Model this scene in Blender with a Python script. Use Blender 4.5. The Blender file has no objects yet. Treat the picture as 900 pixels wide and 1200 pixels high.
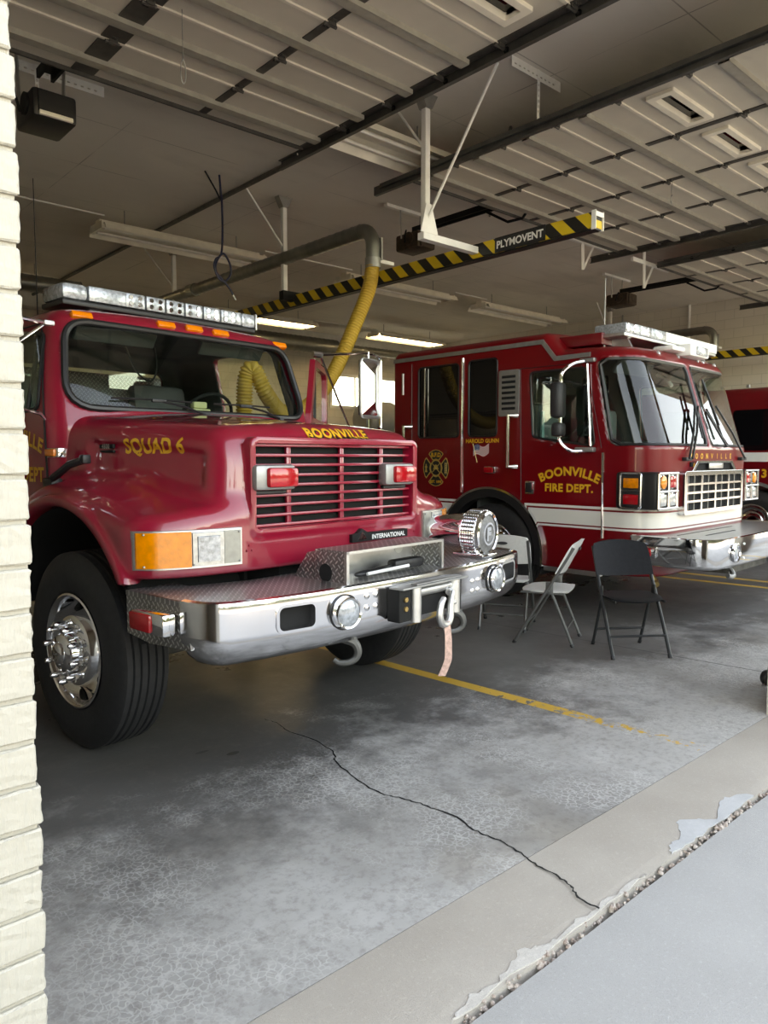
import bpy, bmesh, math, random
import numpy as np
from math import sin, cos, pi, radians, sqrt, atan2
from mathutils import Vector, Matrix
from mathutils.geometry import tessellate_polygon

random.seed(7)
rng = np.random.default_rng(5)
S = bpy.context.scene
COL = S.collection

# ------------------------------------------------------------------ camera
cam_d = bpy.data.cameras.new('camera')
cam = bpy.data.objects.new('camera', cam_d)
COL.objects.link(cam)
cam.location = (0, 0, 1.52)
cam.rotation_euler = (radians(90 - 4.3), 0, radians(-42.0))
cam_d.sensor_fit = 'VERTICAL'
cam_d.sensor_height = 36.0
cam_d.lens = 36.0 * 867 / 1200
cam_d.clip_start = 0.05
cam_d.clip_end = 500
S.camera = cam

# ------------------------------------------------------------------ world, sun, exposure
W = bpy.data.worlds.new('world'); S.world = W; W.use_nodes = True
wn = W.node_tree.nodes; wl = W.node_tree.links
bg = wn['Background']
sky = wn.new('ShaderNodeTexSky')
sky.sky_type = 'NISHITA'
sky.sun_disc = False
sky.sun_elevation = radians(56)
sky.sun_rotation = radians(20)
sky.air_density = 1.0
sky.dust_density = 0.2
sky.ozone_density = 2.0
hsv = wn.new('ShaderNodeHueSaturation'); hsv.inputs['Saturation'].default_value = 0.86
wl.new(sky.outputs[0], hsv.inputs['Color']); wl.new(hsv.outputs[0], bg.inputs[0])
bg.inputs[1].default_value = 0.50

sun_d = bpy.data.lights.new('sun', 'SUN'); sun_d.energy = 6.5; sun_d.angle = radians(0.6)
sun_d.color = (1.0, 0.93, 0.82)
sun = bpy.data.objects.new('sun', sun_d); COL.objects.link(sun)
sun.rotation_euler = (radians(-34), 0, radians(-20))    # the sun stands behind the building

S.view_settings.view_transform = 'Standard'
S.view_settings.look = 'None'
S.view_settings.gamma = 1.0
S.view_settings.use_curve_mapping = False
S.view_settings.exposure = 1.70
S.view_settings.use_white_balance = True
S.view_settings.white_balance_temperature = 11300
S.view_settings.white_balance_tint = 12
S.cycles.use_denoising = True
S.cycles.max_bounces = 8
S.cycles.diffuse_bounces = 4
S.cycles.glossy_bounces = 5
S.cycles.transmission_bounces = 6
S.cycles.transparent_max_bounces = 16
S.cycles.caustics_reflective = False
S.cycles.caustics_refractive = False
S.cycles.sample_clamp_indirect = 8.0

# ------------------------------------------------------------------ materials
def new_mat(name):
    m = bpy.data.materials.new(name); m.use_nodes = True
    nt = m.node_tree
    return m, nt, nt.nodes['Principled BSDF']

class NT:
    """tiny helper for node maths"""
    def __init__(s, nt): s.nt = nt
    def n(s, t, **k):
        x = s.nt.nodes.new(t)
        for a, b in k.items(): setattr(x, a, b)
        return x
    def put(s, sock, v):
        if isinstance(v, bpy.types.NodeSocket): s.nt.links.new(v, sock)
        else: sock.default_value = v
    def m(s, op, a, b=0.0, c=None):
        x = s.n('ShaderNodeMath', operation=op)
        s.put(x.inputs[0], a); s.put(x.inputs[1], b)
        if c is not None: s.put(x.inputs[2], c)
        return x.outputs[0]
    def obj(s):
        return s.n('ShaderNodeTexCoord').outputs['Object']
    def xyz(s, v=None):
        x = s.n('ShaderNodeSeparateXYZ'); s.put(x.inputs[0], v if v is not None else s.obj())
        return x.outputs[0], x.outputs[1], x.outputs[2]
    def noise(s, scale, detail=4.0, rough=0.55, vec=None, stretch=None):
        v = vec if vec is not None else s.obj()
        if stretch:
            mp = s.n('ShaderNodeMapping'); s.put(mp.inputs[0], v); mp.inputs['Scale'].default_value = stretch; v = mp.outputs[0]
        x = s.n('ShaderNodeTexNoise'); s.put(x.inputs['Vector'], v)
        x.inputs['Scale'].default_value = scale; x.inputs['Detail'].default_value = detail; x.inputs['Roughness'].default_value = rough
        return x.outputs[0]
    def ramp(s, f, stops):
        x = s.n('ShaderNodeValToRGB'); s.put(x.inputs[0], f)
        e = x.color_ramp.elements
        while len(e) < len(stops): e.new(0.5)
        for i, (p, c) in enumerate(stops):
            e[i].position = p; e[i].color = (c, c, c, 1) if not isinstance(c, tuple) else (*c, 1)
        return x.outputs[0]
    def mix(s, f, a, b):
        x = s.n('ShaderNodeMix', data_type='RGBA')
        s.put(x.inputs[0], f)
        for i, v in ((6, a), (7, b)):
            if isinstance(v, tuple): v = (*v[:3], 1)
            s.put(x.inputs[i], v)
        return x.outputs[2]
    def bump(s, h, strength=0.3, dist=0.01):
        x = s.n('ShaderNodeBump'); s.put(x.inputs['Height'], h)
        x.inputs['Strength'].default_value = strength; x.inputs['Distance'].default_value = dist
        return x.outputs[0]

def pm(name, col, rough=0.5, metal=0.0, coat=0.0, var=None, bump=None, spec=0.5, emit=None):
    """principled material; var=(scale, amount) varies the tone, bump=(scale, strength, distance)"""
    m, nt, p = new_mat(name); q = NT(nt)
    p.inputs['Base Color'].default_value = (*col, 1)
    p.inputs['Roughness'].default_value = rough
    p.inputs['Metallic'].default_value = metal
    p.inputs['Coat Weight'].default_value = coat
    p.inputs['Coat Roughness'].default_value = 0.04
    p.inputs['Specular IOR Level'].default_value = spec
    vs, va = var if var else (6.0, 0.06)
    f = q.noise(vs, 5)
    lo = tuple(max(0, c * (1 - va)) for c in col); hi = tuple(min(1, c * (1 + va)) for c in col)
    c = q.mix(q.ramp(f, [(0.3, 0.0), (0.7, 1.0)]), lo, hi)
    q.put(p.inputs['Base Color'], c)
    if bump:
        q.put(p.inputs['Normal'], q.bump(q.noise(bump[0], 4), bump[1], bump[2]))
    if emit:
        p.inputs['Emission Color'].default_value = (*emit[0], 1); p.inputs['Emission Strength'].default_value = emit[1]
    m.diffuse_color = (*col, 1)
    return m

M = {}
M['paint_crimson'] = pm('crimson truck paint', (0.29, 0.005, 0.024), 0.30, 0, 1.0, (2.0, 0.05))
M['red_plain'] = pm('red engine paint plain', (0.16, 0.002, 0.006), 0.30, 0, 1.0, (2.0, 0.05))
M['chrome'] = pm('chrome', (0.86, 0.86, 0.87), 0.07, 1.0, 0, (9, 0.03))
M['lamp_blank'] = pm('ribbed lamp blank', (0.36, 0.35, 0.31), 0.35, 0.2, 0, (30, 0.1))
M['asphalt'] = pm('added street asphalt', (0.10, 0.10, 0.10), 0.85, 0, 0, (2, 0.2))
M['foliage'] = pm('added dark tree foliage', (0.03, 0.045, 0.018), 0.8, 0, 0, (1.5, 0.5), (3, 0.8, 0.2))
M['chrome_dim'] = pm('dull chrome', (0.55, 0.55, 0.56), 0.16, 1.0, 0, (9, 0.05))
M['chrome_worn'] = pm('worn chrome bumper', (0.80, 0.80, 0.82), 0.13, 1.0, 0, (3.0, 0.07), (5.0, 0.02, 0.01))
M['alu'] = pm('brushed aluminium', (0.62, 0.62, 0.61), 0.38, 1.0, 0, (20, 0.08))
M['steel_grey'] = pm('grey galvanised steel', (0.34, 0.34, 0.33), 0.45, 0.75, 0, (12, 0.15))
M['duct'] = pm('spiral duct steel', (0.23, 0.235, 0.22), 0.42, 0.8, 0, (5, 0.15))
M['track'] = pm('dark galvanised track', (0.12, 0.12, 0.115), 0.45, 0.7, 0, (8, 0.2))
M['black'] = pm('black plastic', (0.012, 0.012, 0.013), 0.45)
M['black_metal'] = pm('black metal', (0.010, 0.010, 0.010), 0.55, 0.0, spec=0.2)
M['void'] = pm('dark cavity', (0.006, 0.006, 0.006), 0.9)
M['rubber'] = pm('tyre rubber', (0.018, 0.018, 0.019), 0.62, 0, 0, (30, 0.25), (60, 0.25, 0.003))
M['gasket'] = pm('black rubber gasket', (0.012, 0.012, 0.013), 0.4)
M['trim_dark'] = pm('dark grey cab trim', (0.055, 0.06, 0.06), 0.7, 0, 0, (8, 0.2))
M['vinyl'] = pm('grey seat vinyl', (0.10, 0.10, 0.105), 0.5)
M['amber'] = pm('amber lens', (0.85, 0.24, 0.01), 0.15, 0, 0.6, (30, 0.18), (90, 0.35, 0.002))
M['orange_lens'] = pm('orange marker lens', (0.9, 0.22, 0.01), 0.25, 0, 0.5, (30, 0.1))
M['red_lens'] = pm('red lens', (0.45, 0.006, 0.012), 0.14, 0, 0.7, (30, 0.15), (70, 0.3, 0.002))
M['white_lens'] = pm('clear fluted lens', (0.50, 0.52, 0.51), 0.12, 0.35, 0.8, (40, 0.2), (70, 0.5, 0.003))
M['clear_led'] = pm('clear light module', (0.36, 0.39, 0.42), 0.18, 0.3, 0.8, (45, 0.45), (60, 0.6, 0.004))
M['cast'] = pm('grainy cast aluminium', (0.20, 0.20, 0.20), 0.55, 0.4, 0, (60, 0.25), (160, 0.5, 0.002))
M['mirror'] = pm('mirror glass', (0.85, 0.88, 0.9), 0.02, 1.0)
M['gold'] = pm('gold lettering', (0.80, 0.42, 0.035), 0.35, 0.1, 0.3, (40, 0.06))
M['gold_dull'] = pm('dull gold leaf', (0.50, 0.33, 0.09), 0.4, 0.2, 0.3, (30, 0.12))
M['black_letter'] = pm('black lettering shadow', (0.012, 0.010, 0.010), 0.4)
M['white'] = pm('white paint', (0.78, 0.78, 0.76), 0.45)
M['white_plastic'] = pm('off white moulded plastic', (0.66, 0.65, 0.62), 0.5, 0, 0, (40, 0.05), (180, 0.15, 0.001))
M['black_plastic'] = pm('black moulded plastic', (0.010, 0.0105, 0.012), 0.48, 0, 0, (40, 0.2), (180, 0.25, 0.001), 0.16)
M['chair_steel'] = pm('grey chair tube', (0.13, 0.13, 0.125), 0.4, 0.6)
M['chair_black'] = pm('black chair tube', (0.035, 0.037, 0.038), 0.35, 0.4)
M['flag_red'] = pm('flag red', (0.45, 0.02, 0.03), 0.5)
M['flag_blue'] = pm('flag blue', (0.03, 0.06, 0.18), 0.5)
M['rust'] = pm('rusty brown motor casing', (0.055, 0.038, 0.026), 0.6, 0.3, 0, (14, 0.5))
M['blue_cord'] = pm('blue cord', (0.006, 0.011, 0.05), 0.4)
M['strap'] = pm('faded pink strap', (0.52, 0.33, 0.27), 0.85, 0, 0, (60, 0.3), (120, 0.4, 0.002))
M['lampwhite'] = pm('cream enamel lamp housing', (0.82, 0.78, 0.67), 0.45, 0, 0, (5, 0.1))
M['tube_off'] = pm('fluorescent tube', (0.80, 0.78, 0.72), 0.3)
M['tube_on'] = pm('lit fluorescent tube', (0.9, 0.85, 0.7), 0.3, emit=((1.0, 0.88, 0.66), 6.0))
M['door_cream'] = pm('cream door steel', (0.50, 0.468, 0.40), 0.55, 0, 0, (2.0, 0.07), (30, 0.05, 0.002))
M['door_trim'] = pm('cream window frame', (0.74, 0.70, 0.60), 0.5)
M['strut'] = pm('galvanised door strut', (0.36, 0.345, 0.30), 0.5, 0.3, 0, (10, 0.12))
M['joint'] = pm('door joint strip', (0.62, 0.58, 0.50), 0.5, 0, 0, (10, 0.08))
M['stile'] = pm('dark door stile', (0.075, 0.072, 0.066), 0.5, 0.5, 0, (10, 0.25))
M['paper'] = pm('pale yellow pad', (0.62, 0.56, 0.30), 0.7)
M['brass'] = pm('brass fitting', (0.45, 0.30, 0.12), 0.4, 0.8)
M['undercarriage'] = pm('dusty grey axle steel', (0.10, 0.095, 0.085), 0.7, 0.3, 0, (12, 0.4))
M['cyan_cloth'] = pm('pale cyan strap', (0.35, 0.55, 0.55), 0.7)
M['grey_tank'] = pm('grey tank', (0.30, 0.30, 0.30), 0.5, 0.4)

def mat_hose():
    m, nt, p = new_mat('yellow corrugated hose'); q = NT(nt)
    f = q.noise(5, 4)
    q.put(p.inputs['Base Color'], q.mix(f, (0.46, 0.27, 0.035), (0.62, 0.40, 0.07)))
    p.inputs['Roughness'].default_value = 0.55
    return m
M['hose'] = mat_hose()

def mat_glass(name, tint, refl=1.15, rough=0.0):
    m, nt, p = new_mat(name); q = NT(nt)
    nt.nodes.remove(p)
    out = nt.nodes['Material Output']
    t = q.n('ShaderNodeBsdfTransparent'); t.inputs[0].default_value = (*tint, 1)
    g = q.n('ShaderNodeBsdfGlossy'); g.inputs['Roughness'].default_value = rough
    g.inputs[0].default_value = (1, 1, 1, 1)
    fr = q.n('ShaderNodeFresnel'); ge = q.n('ShaderNodeNewGeometry')
    q.put(fr.inputs[0], q.m('MULTIPLY_ADD', ge.outputs['Backfacing'], 1 / 1.5 - 1.5, 1.5))
    nz = q.noise(3, 3)
    f2 = q.m('MULTIPLY', fr.outputs[0], q.m('MULTIPLY_ADD', nz, 0.1 * refl, refl))
    mx = q.n('ShaderNodeMixShader'); q.put(mx.inputs[0], f2)
    nt.links.new(t.outputs[0], mx.inputs[1]); nt.links.new(g.outputs[0], mx.inputs[2])
    nt.links.new(mx.outputs[0], out.inputs[0])
    return m
M['glass'] = mat_glass('windscreen glass', (0.66, 0.76, 0.72))
M['glass_squad'] = mat_glass('green tinted windscreen glass', (0.72, 0.82, 0.76), 0.9)
M['glass_clear'] = mat_glass('clear glass', (0.85, 0.88, 0.87))
M['glass_dark'] = pm('dark tinted glass', (0.004, 0.004, 0.005), 0.03, 0, 0, (3, 0.2))

def mat_diamond(name, plane, pitch=0.026):
    """tread plate: raised lozenges, alternating directions"""
    m, nt, p = new_mat(name); q = NT(nt)
    x, y, z = q.xyz()
    u, v = {'xy': (x, y), 'yz': (y, z), 'xz': (x, z)}[plane]
    r = 0.70710678
    U = q.m('MULTIPLY', q.m('ADD', u, v), r / pitch); V = q.m('MULTIPLY', q.m('SUBTRACT', u, v), r / pitch)
    par = q.m('FLOORED_MODULO', q.m('ADD', q.m('FLOOR', U), q.m('FLOOR', V)), 2.0)
    fu = q.m('SUBTRACT', q.m('FRACT', U), 0.5); fv = q.m('SUBTRACT', q.m('FRACT', V), 0.5)
    a = q.m('MULTIPLY_ADD', par, q.m('SUBTRACT', fv, fu), fu)
    b = q.m('MULTIPLY_ADD', par, q.m('SUBTRACT', fu, fv), fv)
    d = q.m('ADD', q.m('POWER', q.m('ABSOLUTE', q.m('DIVIDE', a, 0.56)), 2.0), q.m('POWER', q.m('ABSOLUTE', q.m('DIVIDE', b, 0.17)), 2.0))
    h = q.m('SUBTRACT', 1.0, q.m('MINIMUM', d, 1.0))
    wear = q.noise(7, 4)
    q.put(p.inputs['Base Color'], q.mix(q.ramp(h, [(0.0, 0.0), (0.4, 1.0)]), q.mix(wear, (0.26, 0.25, 0.245), (0.40, 0.39, 0.385)), (0.74, 0.74, 0.74)))
    p.inputs['Metallic'].default_value = 0.9
    q.put(p.inputs['Roughness'], q.m('MULTIPLY_ADD', wear, 0.2, 0.22))
    q.put(p.inputs['Normal'], q.bump(h, 0.7, 0.004))
    return m
for pl in ('xy', 'yz', 'xz'): M['tread_' + pl] = mat_diamond('tread plate ' + pl, pl)

def mat_engine():
    """red engine paint with the white belt stripe (a painted pattern)"""
    m, nt, p = new_mat('red engine paint with white stripe'); q = NT(nt)
    x, y, z = q.xyz()
    def band(c, hw): return q.m('LESS_THAN', q.m('ABSOLUTE', q.m('SUBTRACT', z, c)), hw)
    w = q.m('MAXIMUM', band(0.924, 0.071), q.m('MAXIMUM', band(1.026, 0.013), band(0.829, 0.010)))
    n = q.noise(2, 4)
    red = q.mix(n, (0.165, 0.0016, 0.0045), (0.19, 0.002, 0.006))
    q.put(p.inputs['Base Color'], q.mix(w, red, (0.74, 0.72, 0.66)))
    p.inputs['Roughness'].default_value = 0.3
    p.inputs['Coat Weight'].default_value = 0.45; p.inputs['Coat Roughness'].default_value = 0.03; p.inputs['Specular IOR Level'].default_value = 0.3
    return m
M['paint_engine'] = mat_engine()

def mat_hazard():
    m, nt, p = new_mat('yellow and black hazard stripes'); q = NT(nt)
    x, y, z = q.xyz()
    s = q.m('FRACT', q.m('MULTIPLY', q.m('ADD', q.m('MULTIPLY', z, -1.0), y), 1 / 0.27))
    f = q.m('LESS_THAN', s, 0.5)
    n = q.noise(9, 4)
    q.put(p.inputs['Base Color'], q.mix(f, (0.012, 0.011, 0.010), q.mix(n, (0.60, 0.40, 0.02), (0.72, 0.50, 0.05))))
    p.inputs['Roughness'].default_value = 0.45
    return m
M['hazard'] = mat_hazard()

def mat_floor():
    m, nt, p = new_mat('worn garage concrete'); q = NT(nt)
    o = q.obj(); x, y, z = q.xyz(o)
    n1 = q.noise(0.55, 6, 0.6, o); n2 = q.noise(2.2, 8, 0.65, o); n3 = q.noise(26, 6, 0.7, o); n4 = q.noise(1.1, 5, 0.6, o, (1.0, 0.25, 1))
    base = q.mix(q.ramp(n1, [(0.3, 0.0), (0.7, 1.0)]), (0.34, 0.33, 0.31), (0.48, 0.47, 0.45))
    base = q.mix(q.ramp(n4, [(0.5, 0.0), (0.75, 0.55)]), base, (0.18, 0.175, 0.165))
    base = q.mix(q.ramp(n2, [(0.50, 0.0), (0.72, 0.75)]), base, (0.48, 0.475, 0.46))
    base = q.mix(q.m('MULTIPLY', q.ramp(q.noise(0.9, 4, 0.5, o), [(0.56, 0.0), (0.70, 0.45)]), 1.0), base, (0.34, 0.27, 0.18))
    # inner slab darker: stains plus bay shade painted in; pale crazed sealer by the door
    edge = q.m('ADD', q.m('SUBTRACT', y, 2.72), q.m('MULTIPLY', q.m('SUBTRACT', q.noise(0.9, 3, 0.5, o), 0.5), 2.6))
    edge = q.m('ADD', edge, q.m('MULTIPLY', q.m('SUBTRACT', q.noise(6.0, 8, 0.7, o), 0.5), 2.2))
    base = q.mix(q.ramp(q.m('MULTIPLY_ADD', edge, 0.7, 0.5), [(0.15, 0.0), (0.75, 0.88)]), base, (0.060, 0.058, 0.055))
    # patches of tyre grime
    dirt = q.ramp(q.noise(0.42, 5, 0.62, o), [(0.44, 0.0), (0.62, 0.6)])
    base = q.mix(dirt, base, (0.17, 0.165, 0.155))
    # crazed sealer flaking off: pale veins
    vo = q.n('ShaderNodeTexVoronoi', feature='DISTANCE_TO_EDGE'); vo.inputs['Scale'].default_value = 40
    wob = q.n('ShaderNodeVectorMath', operation='ADD'); q.put(wob.inputs[0], o)
    nv = q.n('ShaderNodeTexNoise'); nv.inputs['Scale'].default_value = 22; q.put(nv.inputs['Vector'], o)
    sc = q.n('ShaderNodeVectorMath', operation='SCALE'); q.put(sc.inputs[0], nv.outputs[1]); sc.inputs['Scale'].default_value = 0.04
    q.put(wob.inputs[1], sc.outputs[0]); q.put(vo.inputs['Vector'], wob.outputs[0])
    vein = q.m('MULTIPLY', q.ramp(vo.outputs['Distance'], [(0.03, 1.0), (0.13, 0.0)]), q.ramp(q.noise(1.6, 5, 0.6, o), [(0.46, 0.0), (0.58, 0.58)]))
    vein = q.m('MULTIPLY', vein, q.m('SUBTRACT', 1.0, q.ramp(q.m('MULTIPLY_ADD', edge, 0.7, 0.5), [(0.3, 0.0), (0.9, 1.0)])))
    base = q.mix(vein, base, (0.56, 0.555, 0.53))
    base = q.mix(q.ramp(n3, [(0.34, 0.40), (0.52, 0.0)]), base, (0.14, 0.118, 0.11))
    base = q.mix(q.ramp(q.noise(9, 7, 0.72, o), [(0.54, 0.0), (0.70, 0.28)]), base, (0.22, 0.21, 0.19))
    # long straight saw cut beside the engine bay
    cut = q.m('LESS_THAN', q.m('ABSOLUTE', q.m('SUBTRACT', q.m('MULTIPLY_ADD', y, 0.112, x), 5.655)), 0.007)
    base = q.mix(q.m('MULTIPLY', cut, 0.85), base, (0.02, 0.02, 0.02))
    # yellow bay lines, chipped
    chip = q.noise(17, 6, 0.75, o)
    def line(k, c, hw, f): return q.m('LESS_THAN', q.m('ABSOLUTE', q.m('SUBTRACT', q.m('MULTIPLY_ADD', y, k, x), c)), hw)
    wear = q.ramp(q.m('DIVIDE', y, 10.0), [(0.16, 0.60), (0.215, 0.53), (0.25, 0.46), (0.35, 0.33)])
    on = q.m('GREATER_THAN', chip, wear)
    l1 = q.m('MULTIPLY', q.m('MULTIPLY', line(0.071, 3.868, 0.05, 0), on), q.m('GREATER_THAN', y, 1.66))
    l2 = q.m('MULTIPLY', q.m('MAXIMUM', line(0.109, 9.343, 0.05, 0), line(0.09, 9.73, 0.05, 0)), q.m('GREATER_THAN', chip, 0.36))
    base = q.mix(q.m('MAXIMUM', l1, l2), base, (0.62, 0.36, 0.06))
    # dark damp patch and oil drops
    def spot(cx, cy, rx, ry, k):
        dx = q.m('DIVIDE', q.m('SUBTRACT', x, cx), rx); dy = q.m('DIVIDE', q.m('SUBTRACT', y, cy), ry)
        d = q.m('ADD', q.m('MULTIPLY', dx, dx), q.m('MULTIPLY', dy, dy))
        return q.m('MULTIPLY', q.m('LESS_THAN', q.m('ADD', d, q.m('MULTIPLY', n2, 1.2)), 1.6), k)
    sp = spot(0.655, 1.735, 0.075, 0.085, 0.85)
    base = q.mix(sp, base, (0.075, 0.060, 0.042))
    sp2 = q.m('MAXIMUM', spot(1.895, 3.265, 0.035, 0.02, 0.75), spot(1.785, 3.385, 0.04, 0.014, 0.6))
    base = q.mix(sp2, base, (0.02, 0.018, 0.016))
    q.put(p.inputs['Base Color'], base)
    q.put(p.inputs['Roughness'], q.ramp(q.m('ADD', q.m('MULTIPLY', n2, 0.8), q.m('DIVIDE', q.m('SUBTRACT', 3.0, y), 8.0)), [(0.1, 0.26), (0.75, 0.62)]))
    q.put(p.inputs['Normal'], q.bump(q.m('ADD', n3, q.m('MULTIPLY', vein, 0.6)), 0.22, 0.004))
    return m
M['floor'] = mat_floor()

def mat_concrete(name, c0, c1, scale, speck):
    m, nt, p = new_mat(name); q = NT(nt); o = q.obj()
    n1 = q.noise(scale, 7, 0.6, o); n2 = q.noise(70, 4, 0.7, o); n3 = q.noise(300, 2, 0.5, o)
    b = q.mix(q.ramp(n1, [(0.3, 0.0), (0.7, 1.0)]), c0, c1)
    b = q.mix(q.ramp(n2, [(0.55, 0.0), (0.75, speck)]), b, tuple(min(1, c * 1.35) for c in c1))
    b = q.mix(q.ramp(n3, [(0.25, speck), (0.45, 0.0)]), b, tuple(c * 0.6 for c in c0))
    q.put(p.inputs['Base Color'], b); p.inputs['Roughness'].default_value = 0.85
    q.put(p.inputs['Normal'], q.bump(q.m('ADD', n2, n3), 0.3, 0.004))
    return m
M['threshold'] = mat_concrete('beige threshold concrete', (0.315, 0.28, 0.24), (0.39, 0.355, 0.31), 1.5, 0.35)
M['driveway'] = mat_concrete('grey driveway concrete', (0.30, 0.295, 0.283), (0.37, 0.365, 0.352), 0.9, 0.4)
M['rubble'] = mat_concrete('broken joint rubble', (0.20, 0.13, 0.10), (0.52, 0.47, 0.42), 40, 0.5)
M['spall'] = mat_concrete('spalled concrete edge', (0.40, 0.37, 0.33), (0.52, 0.49, 0.45), 10, 0.5)
M['patch'] = mat_concrete('grey mortar patch', (0.36, 0.365, 0.365), (0.44, 0.445, 0.445), 6, 0.3)

def mat_ceiling():
    m, nt, p = new_mat('stained grey ceiling panels'); q = NT(nt); o = q.obj(); x, y, z = q.xyz(o)
    n1 = q.noise(0.5, 6, 0.6, o); n2 = q.noise(1.5, 6, 0.6, o, (0.4, 1, 1))
    b = q.mix(q.ramp(n1, [(0.3, 0.0), (0.7, 1.0)]), (0.68, 0.64, 0.59), (0.77, 0.735, 0.68))
    b = q.mix(q.ramp(n2, [(0.52, 0.0), (0.75, 0.45)]), b, (0.46, 0.435, 0.40))
    def seam(c, s, off): return q.m('LESS_THAN', q.m('ABSOLUTE', q.m('SUBTRACT', q.m('FRACT', q.m('DIVIDE', q.m('ADD', c, off), s)), 0.5)), 0.006 / s)
    sm = q.m('MULTIPLY', q.m('MAXIMUM', seam(x, 2.4, 0.3), seam(y, 1.22, 0.2)), q.ramp(q.noise(1.2, 3, 0.5, o), [(0.40, 0.0), (0.62, 0.6)]))
    b = q.mix(sm, b, (0.17, 0.155, 0.14))
    q.put(p.inputs['Base Color'], b); p.inputs['Roughness'].default_value = 0.8
    return m
M['ceiling'] = mat_ceiling()

def mat_block():
    m, nt, p = new_mat('painted concrete block'); q = NT(nt); o = q.obj(); x, y, z = q.xyz(o)
    cv = q.n('ShaderNodeCombineXYZ'); q.put(cv.inputs[0], q.m('ADD', x, y)); q.put(cv.inputs[1], z)
    bt = q.n('ShaderNodeTexBrick'); q.put(bt.inputs['Vector'], cv.outputs[0])
    bt.inputs['Color1'].default_value = (0.64, 0.60, 0.53, 1); bt.inputs['Color2'].default_value = (0.68, 0.64, 0.57, 1)
    bt.inputs['Mortar'].default_value = (0.53, 0.50, 0.44, 1); bt.inputs['Scale'].default_value = 1.0
    bt.inputs['Mortar Size'].default_value = 0.006; bt.inputs['Brick Width'].default_value = 0.406; bt.inputs['Row Height'].default_value = 0.203
    q.put(p.inputs['Base Color'], bt.outputs[0]); p.inputs['Roughness'].default_value = 0.75
    q.put(p.inputs['Normal'], q.bump(q.m('ADD', bt.outputs[1], q.m('MULTIPLY', q.noise(60, 4, 0.6, o), -0.3)), -0.4, 0.006))
    return m
M['block'] = mat_block()

def mat_brick():
    m, nt, p = new_mat('cream painted brick'); q = NT(nt); o = q.obj()
    n1 = q.noise(3, 5, 0.6, o); n2 = q.noise(85, 4, 0.6, o, (1, 1, 0.10)); n3 = q.noise(30, 4, 0.6, o)
    q.put(p.inputs['Base Color'], q.mix(n1, (0.375, 0.350, 0.298), (0.415, 0.390, 0.335)))
    p.inputs['Roughness'].default_value = 0.55
    q.put(p.inputs['Normal'], q.bump(q.m('ADD', q.m('MULTIPLY', n2, 1.2), q.m('MULTIPLY', n3, 0.6)), 0.9, 0.005))
    return m
M['brick'] = mat_brick()

# ------------------------------------------------------------------ mesh helpers
def V3(*a): return np.array(a, float)

def perp(d):
    d = d / np.linalg.norm(d)
    u = np.cross(d, (0, 0, 1.0)) if abs(d[2]) < 0.9 else np.cross(d, (1.0, 0, 0))
    u /= np.linalg.norm(u)
    return d, u, np.cross(d, u)

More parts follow.
